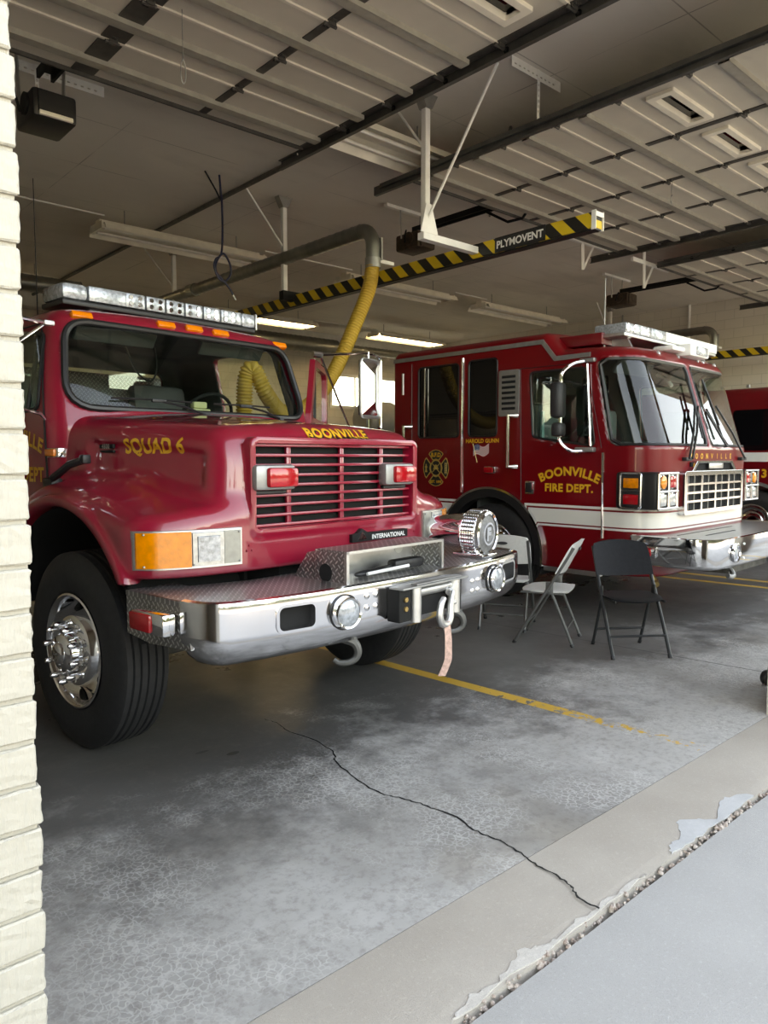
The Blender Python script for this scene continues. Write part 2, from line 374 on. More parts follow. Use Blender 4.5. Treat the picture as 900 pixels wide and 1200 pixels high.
class MB:
    """collects shapes that become ONE mesh object"""
    def __init__(s): s.v = []; s.f = []; s.m = []
    def add(s, vs, fs, mi=0):
        k = len(s.v)
        s.v += [tuple(float(c) for c in p) for p in vs]
        s.f += [tuple(i + k for i in f) for f in fs]
        s.m += [mi] * len(fs)
        return s
    def box(s, c, size, mi=0, rot=None):
        x, y, z = (d / 2 for d in size)
        p = np.array([(-x, -y, -z), (x, -y, -z), (x, y, -z), (-x, y, -z), (-x, -y, z), (x, -y, z), (x, y, z), (-x, y, z)])
        if rot is not None: p = p @ np.array(rot.to_3x3()).T
        return s.add(p + np.array(c), [(0, 3, 2, 1), (4, 5, 6, 7), (0, 1, 5, 4), (1, 2, 6, 5), (2, 3, 7, 6), (3, 0, 4, 7)], mi)
    def b2(s, lo, hi, mi=0):
        lo = np.array(lo, float); hi = np.array(hi, float)
        return s.box((lo + hi) / 2, hi - lo, mi)
    def rbox(s, c, size, r=0.01, mi=0, seg=2, rot=None):
        bm = bmesh.new(); bmesh.ops.create_cube(bm, size=1.0)
        for v in bm.verts: v.co = Vector((v.co.x * size[0], v.co.y * size[1], v.co.z * size[2]))
        bmesh.ops.bevel(bm, geom=bm.edges[:], offset=r, segments=seg, affect='EDGES', profile=0.5)
        p = np.array([v.co[:] for v in bm.verts])
        if rot is not None: p = p @ np.array(rot.to_3x3()).T
        bm.verts.index_update()
        s.add(p + np.array(c), [[v.index for v in f.verts] for f in bm.faces], mi); bm.free()
        return s
    def cyl(s, p0, p1, r0, r1=None, n=16, mi=0, caps=True):
        p0 = np.array(p0, float); p1 = np.array(p1, float); r1 = r0 if r1 is None else r1
        d, u, w = perp(p1 - p0)
        a = np.arange(n) * 2 * pi / n
        ring = np.outer(np.cos(a), u) + np.outer(np.sin(a), w)
        vs = np.vstack([p0 + r0 * ring, p1 + r1 * ring])
        fs = [(i, (i + 1) % n, n + (i + 1) % n, n + i) for i in range(n)]
        if caps: fs += [tuple(range(n))[::-1], tuple(range(n, 2 * n))]
        return s.add(vs, fs, mi)
    def tube(s, path, r, n=8, mi=0, closed=False, caps=True):
        P = np.array(path, float); k = len(P)
        rr = np.full(k, r) if np.isscalar(r) else np.array(r, float)
        T = np.roll(P, -1, 0) - np.roll(P, 1, 0) if closed else np.gradient(P, axis=0)
        T = T / (np.linalg.norm(T, axis=1, keepdims=True) + 1e-12)
        _, u, _w = perp(T[0]); vs = []
        a = np.arange(n) * 2 * pi / n
        for i in range(k):
            u = u - T[i] * (u @ T[i]); u /= np.linalg.norm(u)
            w = np.cross(T[i], u)
            vs.append(P[i] + rr[i] * (np.outer(np.cos(a), u) + np.outer(np.sin(a), w)))
        fs = []
        for i in range(k if closed else k - 1):
            j = (i + 1) % k
            fs += [(i * n + q, i * n + (q + 1) % n, j * n + (q + 1) % n, j * n + q) for q in range(n)]
        if caps and not closed: fs += [tuple(range(n))[::-1], tuple(range((k - 1) * n, k * n))]
        return s.add(np.vstack(vs), fs, mi)
    def lathe(s, prof, o, ax, n=32, mi=0, caps=True):
        """prof: list of (radius, distance along the axis)"""
        o = np.array(o, float); d, u, w = perp(np.array(ax, float))
        a = np.arange(n) * 2 * pi / n
        ring = np.outer(np.cos(a), u) + np.outer(np.sin(a), w)
        vs = np.vstack([o + h * d + max(r, 1e-4) * ring for r, h in prof]); k = len(prof)
        fs = [(i * n + q, i * n + (q + 1) % n, (i + 1) * n + (q + 1) % n, (i + 1) * n + q) for i in range(k - 1) for q in range(n)]
        if caps: fs += [tuple(range(n))[::-1], tuple(range((k - 1) * n, k * n))]
        return s.add(vs, fs, mi)
    def prism(s, poly, plane, d0, d1, holes=(), mi=0):
        """2-D polygon (with holes) extruded along the third axis"""
        loops = [list(poly)] + [list(h) for h in holes]
        tr = tessellate_polygon([[Vector((p[0], p[1], 0)) for p in L] for L in loops])
        pts = [p for L in loops for p in L]; n = len(pts)
        def to(p, d):
            return {'xy': (p[0], p[1], d), 'xz': (p[0], d, p[1]), 'yz': (d, p[0], p[1])}[plane]
        vs = [to(p, d0) for p in pts] + [to(p, d1) for p in pts]
        fs = [tuple(t) for t in tr] + [tuple(i + n for i in t[::-1]) for t in tr]
        k = 0
        for L in loops:
            m = len(L)
            fs += [(k + i, k + (i + 1) % m, n + k + (i + 1) % m, n + k + i) for i in range(m)]; k += m
        return s.add(vs, fs, mi)
    def grid(s, P, mi=0, wrap=False, skip=None):
        """P: array (nu, nv, 3)"""
        nu, nv = P.shape[:2]; fs = []
        for i in range(nu if wrap else nu - 1):
            j = (i + 1) % nu
            for k in range(nv - 1):
                if skip and skip(i, k): continue
                fs.append((i * nv + k, j * nv + k, j * nv + k + 1, i * nv + k + 1))
        return s.add(P.reshape(-1, 3), fs, mi)
    def build(s, name, mats, parent=None, smooth=35, bevel=None, fix=True, solid=None):
        if isinstance(mats, str): mats = [mats]
        me = bpy.data.meshes.new(name)
        me.from_pydata(s.v, [], s.f)
        for m in mats: me.materials.append(M[m] if isinstance(m, str) else m)
        if len(mats) > 1: me.polygons.foreach_set('material_index', s.m)
        if fix:
            bm = bmesh.new(); bm.from_mesh(me); bmesh.ops.recalc_face_normals(bm, faces=bm.faces[:]); bm.to_mesh(me); bm.free()
        me.update()
        if smooth:
            me.shade_smooth(); me.set_sharp_from_angle(angle=radians(smooth))
        o = bpy.data.objects.new(name, me); COL.objects.link(o)
        if parent: o.parent = parent
        if solid:
            md = o.modifiers.new('solid', 'SOLIDIFY'); md.thickness = solid; md.offset = 0
        if bevel:
            md = o.modifiers.new('bevel', 'BEVEL'); md.width = bevel; md.segments = 2; md.limit_method = 'ANGLE'; md.angle_limit = radians(40)
        return o

def tag(o, label=None, cat=None, group=None, kind=None):
    if label: o['label'] = label
    if cat: o['category'] = cat
    if group: o['group'] = group
    if kind: o['kind'] = kind
    return o

def thing(name, loc, rz=0.0, label=None, cat=None, group=None):
    o = bpy.data.objects.new(name, None); COL.objects.link(o)
    o.empty_display_size = 0.2
    o.location = loc; o.rotation_euler = (0, 0, rz)
    return tag(o, label, cat, group)

def dup(root, loc, rz=None, label=None, group=None):
    def cp(o, par):
        c = o.copy(); COL.objects.link(c)
        if par: c.parent = par
        for ch in o.children: cp(ch, c)
        return c
    r = cp(root, None); r.location = loc
    if rz is not None: r.rotation_euler = (0, 0, rz)
    if label: r['label'] = label
    if group: r['group'] = group
    return r

def struct(o): o['kind'] = 'structure'; return o

def rrect(cx, cy, w, h, r, n=5):
    pts = []
    for k, (sx, sy) in enumerate(((1, 1), (-1, 1), (-1, -1), (1, -1))):
        for i in range(n + 1):
            a = (k + i / n) * pi / 2
            pts.append((cx + sx * (w / 2 - r) + r * cos(a), cy + sy * (h / 2 - r) + r * sin(a)))
    return pts

def circle(cx, cy, r, n=24): return [(cx + r * cos(i * 2 * pi / n), cy + r * sin(i * 2 * pi / n)) for i in range(n)]

def round_poly(pts, r, n=5):
    """round the corners of a convex polygon"""
    out = []; k = len(pts)
    for i in range(k):
        p = np.array(pts[i], float); a = np.array(pts[i - 1], float) - p; b = np.array(pts[(i + 1) % k], float) - p
        la, lb = np.linalg.norm(a), np.linalg.norm(b); a /= la; b /= lb
        ang = math.acos(max(-1, min(1, a @ b))); t = min(r / math.tan(ang / 2), 0.45 * la, 0.45 * lb)
        q0, q1 = p + a * t, p + b * t
        for j in range(n + 1):
            s_ = j / n; out.append(tuple((1 - s_) ** 2 * q0 + 2 * s_ * (1 - s_) * p + s_ ** 2 * q1))
    return out

def smooth_path(pts, n=8, closed=False):
    """Catmull-Rom through the points"""
    P = [np.array(p, float) for p in pts]; out = []
    k = len(P)
    for i in range(k if closed else k - 1):
        p0 = P[i - 1] if (i > 0 or closed) else 2 * P[0] - P[1]
        p1 = P[i]; p2 = P[(i + 1) % k]
        p3 = P[(i + 2) % k] if (i + 2 < k or closed) else 2 * P[-1] - P[-2]
        for j in range(n):
            t = j / n
            out.append(0.5 * (2 * p1 + (p2 - p0) * t + (2 * p0 - 5 * p1 + 4 * p2 - p3) * t * t + (3 * p1 - p0 - 3 * p2 + p3) * t ** 3))
    if not closed: out.append(P[-1])
    return out

# ---- lettering
def glyphs(txt, size, bold=0.0, spacing=1.0, align='CENTER', xs=1.0):
    cu = bpy.data.curves.new('lettering', 'FONT'); cu.body = txt; cu.size = size; cu.offset = bold * size
    cu.space_character = spacing; cu.align_x = align; cu.align_y = 'BOTTOM_BASELINE'; cu.resolution_u = 4
    o = bpy.data.objects.new('lettering', cu); COL.objects.link(o)
    dg = bpy.context.evaluated_depsgraph_get()
    me = bpy.data.meshes.new_from_object(o.evaluated_get(dg))
    bm = bmesh.new(); bm.from_mesh(me); bmesh.ops.triangulate(bm, faces=bm.faces[:]); bm.verts.index_update()
    vs = [(v.co.x * xs, v.co.y) for v in bm.verts]; fs = [[v.index for v in f.verts] for f in bm.faces]
    bm.free(); bpy.data.meshes.remove(me); bpy.data.objects.remove(o); bpy.data.curves.remove(cu)
    return vs, fs

def letters(name, txt, size, mat, parent, fn, bold=0.012, spacing=1.0, align='CENTER', xs=1.0):
    vs, fs = glyphs(txt, size, bold, spacing, align, xs)
    mb = MB(); mb.add([fn(x, y) for x, y in vs], fs)
    return mb.build(name, mat, parent, smooth=None, fix=False)

# ---- smooth bodies from distance functions
def ss(a, b, x):
    t = np.clip((x - a) / (b - a), 0, 1); return t * t * (3 - 2 * t)
def smin(a, b, k):
    h = np.clip(0.5 + 0.5 * (b - a) / k, 0, 1); return b + (a - b) * h - k * h * (1 - h)
def smax(a, b, k): return -smin(-a, -b, k)
def rbox2(x, y, cx, cy, hx, hy, r):
    qx = np.abs(x - cx) - hx + r; qy = np.abs(y - cy) - hy + r
    return np.minimum(np.maximum(qx, qy), 0) + np.hypot(np.maximum(qx, 0), np.maximum(qy, 0)) - r
def convex(x, y, pts, k):
    """soft-cornered convex polygon, points anticlockwise"""
    d = None
    for i in range(len(pts)):
        p, q = pts[i], pts[(i + 1) % len(pts)]
        ex, ey = q[0] - p[0], q[1] - p[1]; L = math.hypot(ex, ey)
        di = (x - p[0]) * (ey / L) - (y - p[1]) * (ex / L)
        d = di if d is None else smax(d, di, k)
    return d

def surf_nets(f, lo, hi, h):
    lo = np.array(lo, float); n = [int(math.ceil((hi[i] - lo[i]) / h)) + 1 for i in range(3)]
    ax = [lo[i] + h * np.arange(n[i]) for i in range(3)]
    X, Y, Z = np.meshgrid(*ax, indexing='ij'); D = f(X, Y, Z)
    I = D < 0
    cs = [(0,0,0),(1,0,0),(0,1,0),(1,1,0),(0,0,1),(1,0,1),(0,1,1),(1,1,1)]
    def sub(A, c): return A[c[0]:n[0]-1+c[0], c[1]:n[1]-1+c[1], c[2]:n[2]-1+c[2]]
    cnt = sum(sub(I, c).astype(np.int8) for c in cs)
    act = (cnt > 0) & (cnt < 8); idx = np.argwhere(act)
    P = np.zeros((len(idx), 3)); K = np.zeros(len(idx))
    for a in range(8):
        for b in range(a + 1, 8):
            if sum(abs(cs[a][i] - cs[b][i]) for i in range(3)) != 1: continue
            da = D[tuple((idx + cs[a]).T)]; db = D[tuple((idx + cs[b]).T)]
            m = (da < 0) != (db < 0); t = np.where(m, da / np.where(m, da - db, 1), 0)
            P += np.where(m[:, None], np.array(cs[a]) + t[:, None] * (np.array(cs[b]) - np.array(cs[a])), 0); K += m
    P = lo + h * (idx + P / K[:, None])
    vid = np.full([k - 1 for k in n], -1, int); vid[tuple(idx.T)] = np.arange(len(idx))
    F = []
    for A in range(3):
        B, Cc = (A + 1) % 3, (A + 2) % 3
        s0 = [slice(None)] * 3; s1 = [slice(None)] * 3; s0[A] = slice(0, n[A] - 1); s1[A] = slice(1, n[A])
        a0, a1 = I[tuple(s0)], I[tuple(s1)]
        e = np.argwhere(a0 != a1)
        e = e[(e[:, B] > 0) & (e[:, Cc] > 0) & (e[:, B] < n[B] - 1) & (e[:, Cc] < n[Cc] - 1)]
        ins = a0[tuple(e.T)]
        def q(db, dc):
            w = e.copy(); w[:, B] += db; w[:, Cc] += dc; return vid[tuple(w.T)]
        quad = np.stack([q(-1, -1), q(0, -1), q(0, 0), q(-1, 0)], 1)
        quad[~ins] = quad[~ins][:, ::-1]; F.append(quad)
    F = np.vstack(F)
    ep = h * 0.1
    for _ in range(3):
        d = f(*P.T)
        g = np.stack([(f(*(P + ep * np.eye(3)[i]).T) - f(*(P - ep * np.eye(3)[i]).T)) / (2 * ep) for i in range(3)], 1)
        st = d[:, None] * g / (np.sum(g * g, 1, keepdims=True) + 1e-6)
        L = np.linalg.norm(st, axis=1, keepdims=True); st *= np.minimum(1, 0.5 * h / (L + 1e-9))
        P = P - st
    return P, F

def sdf_obj(name, f, lo, hi, h, mats, parent, pick=None, smooth=50):
    P, F = surf_nets(f, lo, hi, h)
    me = bpy.data.meshes.new(name)
    me.vertices.add(len(P)); me.vertices.foreach_set('co', P.ravel())
    me.loops.add(F.size); me.loops.foreach_set('vertex_index', F.ravel().astype(np.int32))
    me.polygons.add(len(F)); me.polygons.foreach_set('loop_start', np.arange(0, F.size, 4, dtype=np.int32))
    me.update(calc_edges=True); me.validate()
    for m in mats: me.materials.append(M[m])
    if pick is not None:
        c = P[F].mean(1); me.polygons.foreach_set('material_index', pick(*c.T).astype(np.int32))
    me.shade_smooth(); me.set_sharp_from_angle(angle=radians(smooth))
    o = bpy.data.objects.new(name, me); COL.objects.link(o); o.parent = parent
    return o

def march(f, p, d, tmax, n=60):
    """first surface of f along direction d from each point p (arrays)"""
    p = np.atleast_2d(np.array(p, float)); d = np.array(d, float); d = np.broadcast_to(d / np.linalg.norm(d, axis=-1, keepdims=True), p.shape)
    t = np.zeros(len(p)); hit = np.zeros(len(p), bool); s0 = np.sign(f(*p.T)); lo = np.zeros(len(p)); hi = np.full(len(p), tmax)
    for i in range(1, n + 1):
        tt = tmax * i / n
        s_ = np.sign(f(*(p + d * tt).T)); new = (~hit) & (s_ != s0)
        lo[new] = tmax * (i - 1) / n; hi[new] = tt; hit |= new
    for _ in range(24):
        mid = (lo + hi) / 2; s_ = np.sign(f(*(p + d * mid[:, None]).T)); same = s_ == s0
        lo = np.where(same, mid, lo); hi = np.where(same, hi, mid)
    return p + d * ((lo + hi) / 2)[:, None]

# ================================================================== SETTING
ZC = 4.90          # ceiling
XR = 16.38         # right wall
YB = 16.8          # back wall
XL = -1.6
DOORS = [(0.20, 4.24), (5.60, 9.66), (10.80, 14.86)]

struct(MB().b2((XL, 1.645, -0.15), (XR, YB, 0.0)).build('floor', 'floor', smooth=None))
# threshold slab with worn, chipped front edge
def wob(n, lo, hi, a, seed):
    r = np.random.default_rng(seed); t = np.linspace(lo, hi, n)
    return t, np.convolve(r.normal(0, 1, n + 8), np.ones(9) / 9, 'valid') * a
t, w1 = wob(360, XL, 20.0, 0.016, 3)
t, w2 = wob(360, XL, 20.0, 0.006, 4)
P = np.zeros((360, 5, 3))
for k, (y, z, w) in enumerate(((1.658, -0.012, w2 * 0.4), (1.640, 0.001, w2 * 0.5), (1.330, -0.006, w2 * 0), (1.288, -0.010, w1), (1.280, -0.07, w1))):
    P[:, k, 0] = t; P[:, k, 1] = y + w; P[:, k, 2] = z
struct(MB().grid(P).build('trim_1', 'threshold', smooth=None))
P = np.zeros((360, 4, 3))
for k, (y, z, w) in enumerate(((1.262, -0.07, w1 * 0.4), (1.256, -0.016, w1 * 0.4), (1.20, -0.014, w1 * 0), (-6.0, -0.02, w1 * 0))):
    P[:, k, 0] = t; P[:, k, 1] = y + w; P[:, k, 2] = z
struct(MB().grid(P).build('driveway', 'driveway', smooth=None))
struct(MB().b2((-60, -60, -0.3), (90, -6.0, -0.021)).b2((-60, -6.0, -0.3), (XL, YB, -0.021)).b2((20, -6.0, -0.3), (90, YB, -0.021)).b2((-60, YB + 0.2, -0.3), (90, 60, -0.021)).build('ground', 'driveway', smooth=None))
# road and tree belt opposite, unseen, added to darken what chrome and windscreens mirror
struct(MB().b2((-60, -24, -0.03), (44, -14.5, -0.012)).build('added_street', 'asphalt', smooth=None))
def added_tree_belt(p0, p1, h):
    n = 90; r = np.random.default_rng(11); P = np.zeros((n, 8, 3)); d = (np.array(p1) - np.array(p0)); nr = np.array((-d[1], d[0])) / np.hypot(*d)
    for i in range(n):
        hh = h * (0.75 + 0.25 * sin(i * 0.7) * cos(i * 0.23) + 0.12 * r.normal())
        for k in range(8):
            t = k / 7; off = 2.2 * sin(pi * t) + r.normal() * 0.35
            q_ = np.array(p0) + d * i / (n - 1) + nr * (off - 2.5 * (t - 0.5) * 2 * (1 if k > 5 else 0)); P[i, k] = (q_[0], q_[1], hh * min(1, t * 1.25))
    return struct(MB().grid(P).build('added_tree_belt', 'foliage', smooth=60))
added_tree_belt((-60, -26), (60, -26), 6.0)
added_tree_belt((46, -30), (46, 45), 6.5)
struct(MB().b2((XL, 1.2, -0.3), (20, 1.7, -0.068)).build('trim_2', 'void', smooth=None))
# rubble packed in the open joint, spalled lip, mortar patches
mb = MB()
for i in range(420):
    x = rng.uniform(0.9, 5.2); r = rng.uniform(0.004, 0.012)
    mb.rbox((x, rng.uniform(1.258, 1.286), -0.030 + rng.uniform(-0.012, 0.020)), (r * 2.2, r * 1.4, r * 1.2), r * 0.3, 0, 1, Matrix.Rotation(rng.uniform(0, 6), 3, Vector(rng.normal(0, 1, 3)).normalized()))
o = mb.build('joint_rubble', 'rubble', smooth=None); tag(o, 'crumbled grit packed in the open joint along the threshold', 'rubble', kind='stuff')
mb = MB()
def flat_patch(mb, pts, z, jit, mi=0):
    pts = smooth_path(pts, 5, True); pts = [(p[0] + rng.normal(0, jit), p[1] + rng.normal(0, jit)) for p in pts]
    return mb.prism(pts, 'xy', z - 0.006, z, mi=mi)
flat_patch(mb, [(2.665, 1.297), (2.72, 1.33), (2.819, 1.335), (2.914, 1.397), (3.009, 1.351), (3.062, 1.30), (3.208, 1.362), (3.325, 1.345), (3.40, 1.29), (3.2, 1.285), (2.962, 1.282), (2.793, 1.284)], -0.0035, 0.004)
struct(mb.build('trim_3', 'patch', smooth=None))
mb = MB()
flat_patch(mb, [(1.42, 1.293), (1.52, 1.312), (1.60, 1.302), (1.70, 1.318), (1.78, 1.335), (1.85, 1.308), (1.95, 1.300), (2.1, 1.303), (2.3, 1.298), (2.45, 1.290), (2.0, 1.286), (1.5, 1.286)], -0.0045, 0.006)
struct(mb.build('trim_4', 'spall', smooth=None))
# hairline crack running out of the bay across the threshold
ck = [(2.286, 3.574), (2.303, 3.467), (2.282, 3.31), (2.313, 3.116), (2.278, 2.916), (2.222, 2.824), (2.167, 2.586), (2.159, 2.415), (2.199, 2.3), (2.224, 2.192), (2.247, 2.037), (2.219, 1.918), (2.231, 1.817), (2.219, 1.681), (2.195, 1.584), (2.192, 1.488), (2.172, 1.42), (2.135, 1.372), (2.13, 1.285)]
L = []; R_ = []
pp = smooth_path([(x, y, 0) for x, y in ck], 6)
for i, p in enumerate(pp):
    w = (0.0018 + 0.0022 * rng.random()) * (0.5 + min(1, i / 30)); j = rng.normal(0, 0.0035)
    z = 0.0018 if p[1] > 1.60 else 0.0035
    L.append((p[0] - w + j, p[1], z)); R_.append((p[0] + w + j, p[1], z))
struct(MB().grid(np.array([L, R_])).build('trim_5', 'void', smooth=None))

# ---- brick pier at the left edge of the door
def brick_pier(name, x0, x1, y0, y1, detail):
    mb = MB(); mb.b2((x0, y0 + 0.008, -0.05), (x1 - 0.007, y1, 5.4))
    ch = 0.0723; z = 0.981 - ch * 14; row = 0
    while z < 5.3:
        L_ = 0.2 if detail else 0.2
        x = x1 - (0.095 if row % 2 else 0.2)
        right = x1
        while right > x0 + 0.02:
            left = max(x0, x)
            jx = rng.normal(0, 0.0016)
            if detail and right > x1 - 0.30:
                bm = bmesh.new(); bmesh.ops.create_cube(bm, size=1.0)
                w, d, h = right - left - 0.007, 0.10, ch - 0.008
                for v in bm.verts: v.co = Vector((v.co.x * w, v.co.y * d, v.co.z * h))
                bmesh.ops.bevel(bm, geom=bm.edges[:], offset=0.003, segments=1, affect='EDGES')
                bmesh.ops.subdivide_edges(bm, edges=[e for e in bm.edges if e.calc_length() > 0.03], cuts=5, use_grid_fill=True)
                for v in bm.verts:
                    v.co += Vector(rng.normal(0, 1, 3) * (0.0008, 0.0004, 0.0004))
                bm.verts.index_update()
                c = np.array((left + 0.004 + w / 2 + jx, y0 + d / 2, z + ch / 2))
                mb.add(np.array([v.co[:] for v in bm.verts]) + c, [[v.index for v in f.verts] for f in bm.faces]); bm.free()
            else:
                mb.box(((left + right) / 2, y0 + 0.05, z + ch / 2), (right - left - 0.008, 0.10, ch - 0.010))
            if right == x1 and detail:   # return face of the corner
                pass
            right = left; x = right - 0.2
        z += ch; row += 1
    return struct(mb.build(name, 'brick', smooth=None))
brick_pier('wall_front', XL, 0.373, 1.26, 1.66, True)
for x0, x1 in ((4.53, 5.42), (9.84, 10.62)):
    mb = MB().b2((x0, 1.27, -0.05), (x1, 1.66, 5.4))
    struct(mb.build('wall_front', 'brick', smooth=None))
struct(MB().b2((XL, 1.26, 4.62), (XR + 0.25, 1.66, 5.7)).build('wall_front', 'brick', smooth=None))
struct(MB().b2((XL - 0.25, 1.26, -0.05), (XL, YB + 0.2, 5.4)).build('wall_left', 'block', smooth=None))
struct(MB().b2((XR, 1.66, -0.05), (XR + 0.25, YB + 0.2, 5.4)).build('wall_right', 'block', smooth=None))
WX0, WX1, WZ0, WZ1 = 13.1, 15.75, 2.95, 3.84
struct(MB().prism([(XL, -0.05), (XR, -0.05), (XR, 5.4), (XL, 5.4)], 'xz', YB, YB + 0.2, holes=[[(WX0, WZ0), (WX1, WZ0), (WX1, WZ1), (WX0, WZ1)]]).build('wall_back', 'block', smooth=None))
struct(MB().b2((XL, 1.66, ZC), (XR, YB, ZC + 0.08)).build('ceiling', 'ceiling', smooth=None))
struct(MB().b2((XL - 0.25, 1.26, ZC + 0.5), (XR + 0.25, YB + 0.2, ZC + 0.8)).build('roof', 'block', smooth=None))
# rear window
wf = MB()
wf.prism([(WX0 - 0.05, WZ0 - 0.05), (WX1 + 0.05, WZ0 - 0.05), (WX1 + 0.05, WZ1 + 0.05), (WX0 - 0.05, WZ1 + 0.05)], 'xz', YB - 0.03, YB + 0.06, holes=[[(WX0 + 0.03, WZ0 + 0.03), (WX1 - 0.03, WZ0 + 0.03), (WX1 - 0.03, WZ1 - 0.03), (WX0 + 0.03, WZ1 - 0.03)]])
for k in (1, 2): x = WX0 + (WX1 - WX0) * k / 3; wf.b2((x - 0.02, YB - 0.02, WZ0), (x + 0.02, YB + 0.05, WZ1))
w = struct(wf.build('window_1', 'white', smooth=None))
struct(MB().b2((WX0, YB + 0.01, WZ0), (WX1, YB + 0.02, WZ1)).build('window_pane', 'glass_clear', w, smooth=None))
# ceiling beam over the rear wall
struct(MB().b2((XL, YB - 0.35, 4.62), (XR, YB, ZC)).build('trim_6', 'white', smooth=None))

# ---- overhead doors, run up flat under the ceiling
def overhead_door(x0, x1, yend, label, wide_mid):
    root = thing('overhead_door', (x0, yend, 4.42), 0, label, 'garage door', 'overhead doors run up under the ceiling')
    W_ = x1 - x0; H_ = 0.593
    st = [0.0, 1.0, 2.0, 3.0, W_]
    for k in range(7):
        y1 = -k * H_; y0 = y1 - H_ + 0.004
        holes = []
        if k == 4 if wide_mid else k == 4:
            for i in range(4):
                cx = (st[i] + st[i + 1]) / 2
                holes.append([(cx - 0.30, (y0 + y1) / 2 - 0.07), (cx + 0.30, (y0 + y1) / 2 - 0.07), (cx + 0.30, (y0 + y1) / 2 + 0.07), (cx - 0.30, (y0 + y1) / 2 + 0.07)])
        MB().prism([(0, y0), (W_, y0), (W_, y1), (0, y1)], 'xy', 0.0, 0.045, holes).build('door_section', 'door_cream', root, smooth=None)
        for h in holes:
            cx = (h[0][0] + h[1][0]) / 2; cy = (h[0][1] + h[2][1]) / 2
            fr = MB().prism(rrect(cx, cy, 0.72, 0.24, 0.01, 2), 'xy', -0.03, 0.05, [rrect(cx, cy, 0.60, 0.13, 0.01, 2)]).build('window_frame', 'door_trim', root, smooth=None, bevel=0.008)
            MB().b2((cx - 0.31, cy - 0.08, 0.02), (cx + 0.31, cy + 0.08, 0.03)).build('window_pane', 'glass_dark', fr, smooth=None)
        if k > 0:
            MB().b2((0.0, y1 - 0.010, -0.014), (W_, y1 + 0.014, 0.0)).build('joint_strip', 'joint', root, smooth=None)
        yc = (y0 + y1) / 2 + (0.02 if k else 0.04)
        if k != 4:
            mb = MB(); mb.b2((-0.0, yc - 0.038, -0.042), (W_ + 0.0, yc + 0.038, -0.038)); mb.b2((0.0, yc - 0.042, -0.042), (W_, yc - 0.036, 0.0)); mb.b2((0.0, yc + 0.036, -0.042), (W_, yc + 0.042, 0.0))
            mb.build('strut', 'strut', root, smooth=None)
    MB().b2((0, -0.02, -0.03), (W_, 0.0, 0.05)).build('end_rail', 'stile', root, smooth=None)
    MB().b2((0, -7 * H_ - 0.04, -0.02), (W_, -7 * H_, 0.05)).build('bottom_seal', 'black', root, smooth=None)
    for i, sx in enumerate(st):
        w_ = 0.085 if (wide_mid and i == 2) else 0.032
        MB().b2((sx - w_, -7 * H_, -0.008), (sx + w_, 0, 0.0)).build('stile', 'stile', root, smooth=None)
    hb = MB(); hb.b2((-0.022, -0.06, -0.014), (0.022, 0.06, -0.008)); hb.cyl((-0.05, 0, -0.022), (0.05, 0, -0.022), 0.013, n=8); hb.b2((-0.03, -0.03, -0.035), (0.03, -0.022, -0.008))
    for bx in (-0.012, 0.012):
        for by in (-0.045, 0.045): hb.cyl((bx, by, -0.02), (bx, by, -0.012), 0.006, n=6)
    h0 = None
    for k in range(1, 7):
        for sx in st:
            if h0 is None: h0 = o = hb.build('hinge', 'stile', root, smooth=None)
            else: o = h0.copy(); COL.objects.link(o); o.parent = root
            o.location = (sx, -k * H_, 0)
    rb = MB(); rb.cyl((0, 0, 0), (0.14, 0, 0), 0.008, n=8); rb.cyl((0.12, 0, 0), (0.15, 0, 0), 0.024, n=12)
    r0 = None
    for k in range(1, 7):
        for sg in (0, 1):
            if r0 is None: r0 = o = rb.build('roller', 'black_metal', root)
            else: o = r0.copy(); COL.objects.link(o); o.parent = root
            o.location = (W_ - 0.04, -k * H_, -0.02) if sg else (0.04, -k * H_, -0.02); o.rotation_euler = (0, 0, 0 if sg else pi)
    return root
d1 = overhead_door(*DOORS[0], 5.87, 'cream sectional garage door run up above the squad truck, nearest the brick pier', True)
d2 = overhead_door(*DOORS[1], 5.76, 'cream sectional garage door run up above the cab-over fire engine, middle of the bays', False)
d3 = overhead_door(*DOORS[2], 5.78, 'cream sectional garage door run up over the far right bay', False)
# pull cords hanging from the doors
mb = MB(); p0 = (2.40, 4.63, 4.42); mb.tube([p0, (2.40, 4.63, 4.22), (2.402, 4.631, 4.10)], 0.003, 6); mb.tube([(2.40 + 0.018 * cos(a), 4.63, 4.03 + 0.075 * sin(a)) for a in np.linspace(0, 2 * pi, 16)[:-1]], 0.004, 6, closed=True)
tag(mb.build('door_rope', 'steel_grey'), 'thin looped pull cord hanging from the nearest garage door', 'cord')
mb = MB(); mb.tube([(7.594, 3.921, 4.42), (7.60, 3.921, 4.37), (7.588, 3.921, 4.33), (7.594, 3.921, 4.27)], 0.004, 6); mb.tube([(7.594 + 0.032 * cos(a), 3.921 + 0.025 * cos(a), 4.215 + 0.042 * sin(a)) for a in np.linspace(0, 2 * pi, 16)[:-1]], 0.0045, 6, closed=True)
tag(mb.build('pull_ring', 'steel_grey'), 'small ring on a chain hanging from the middle garage door', 'pull ring')

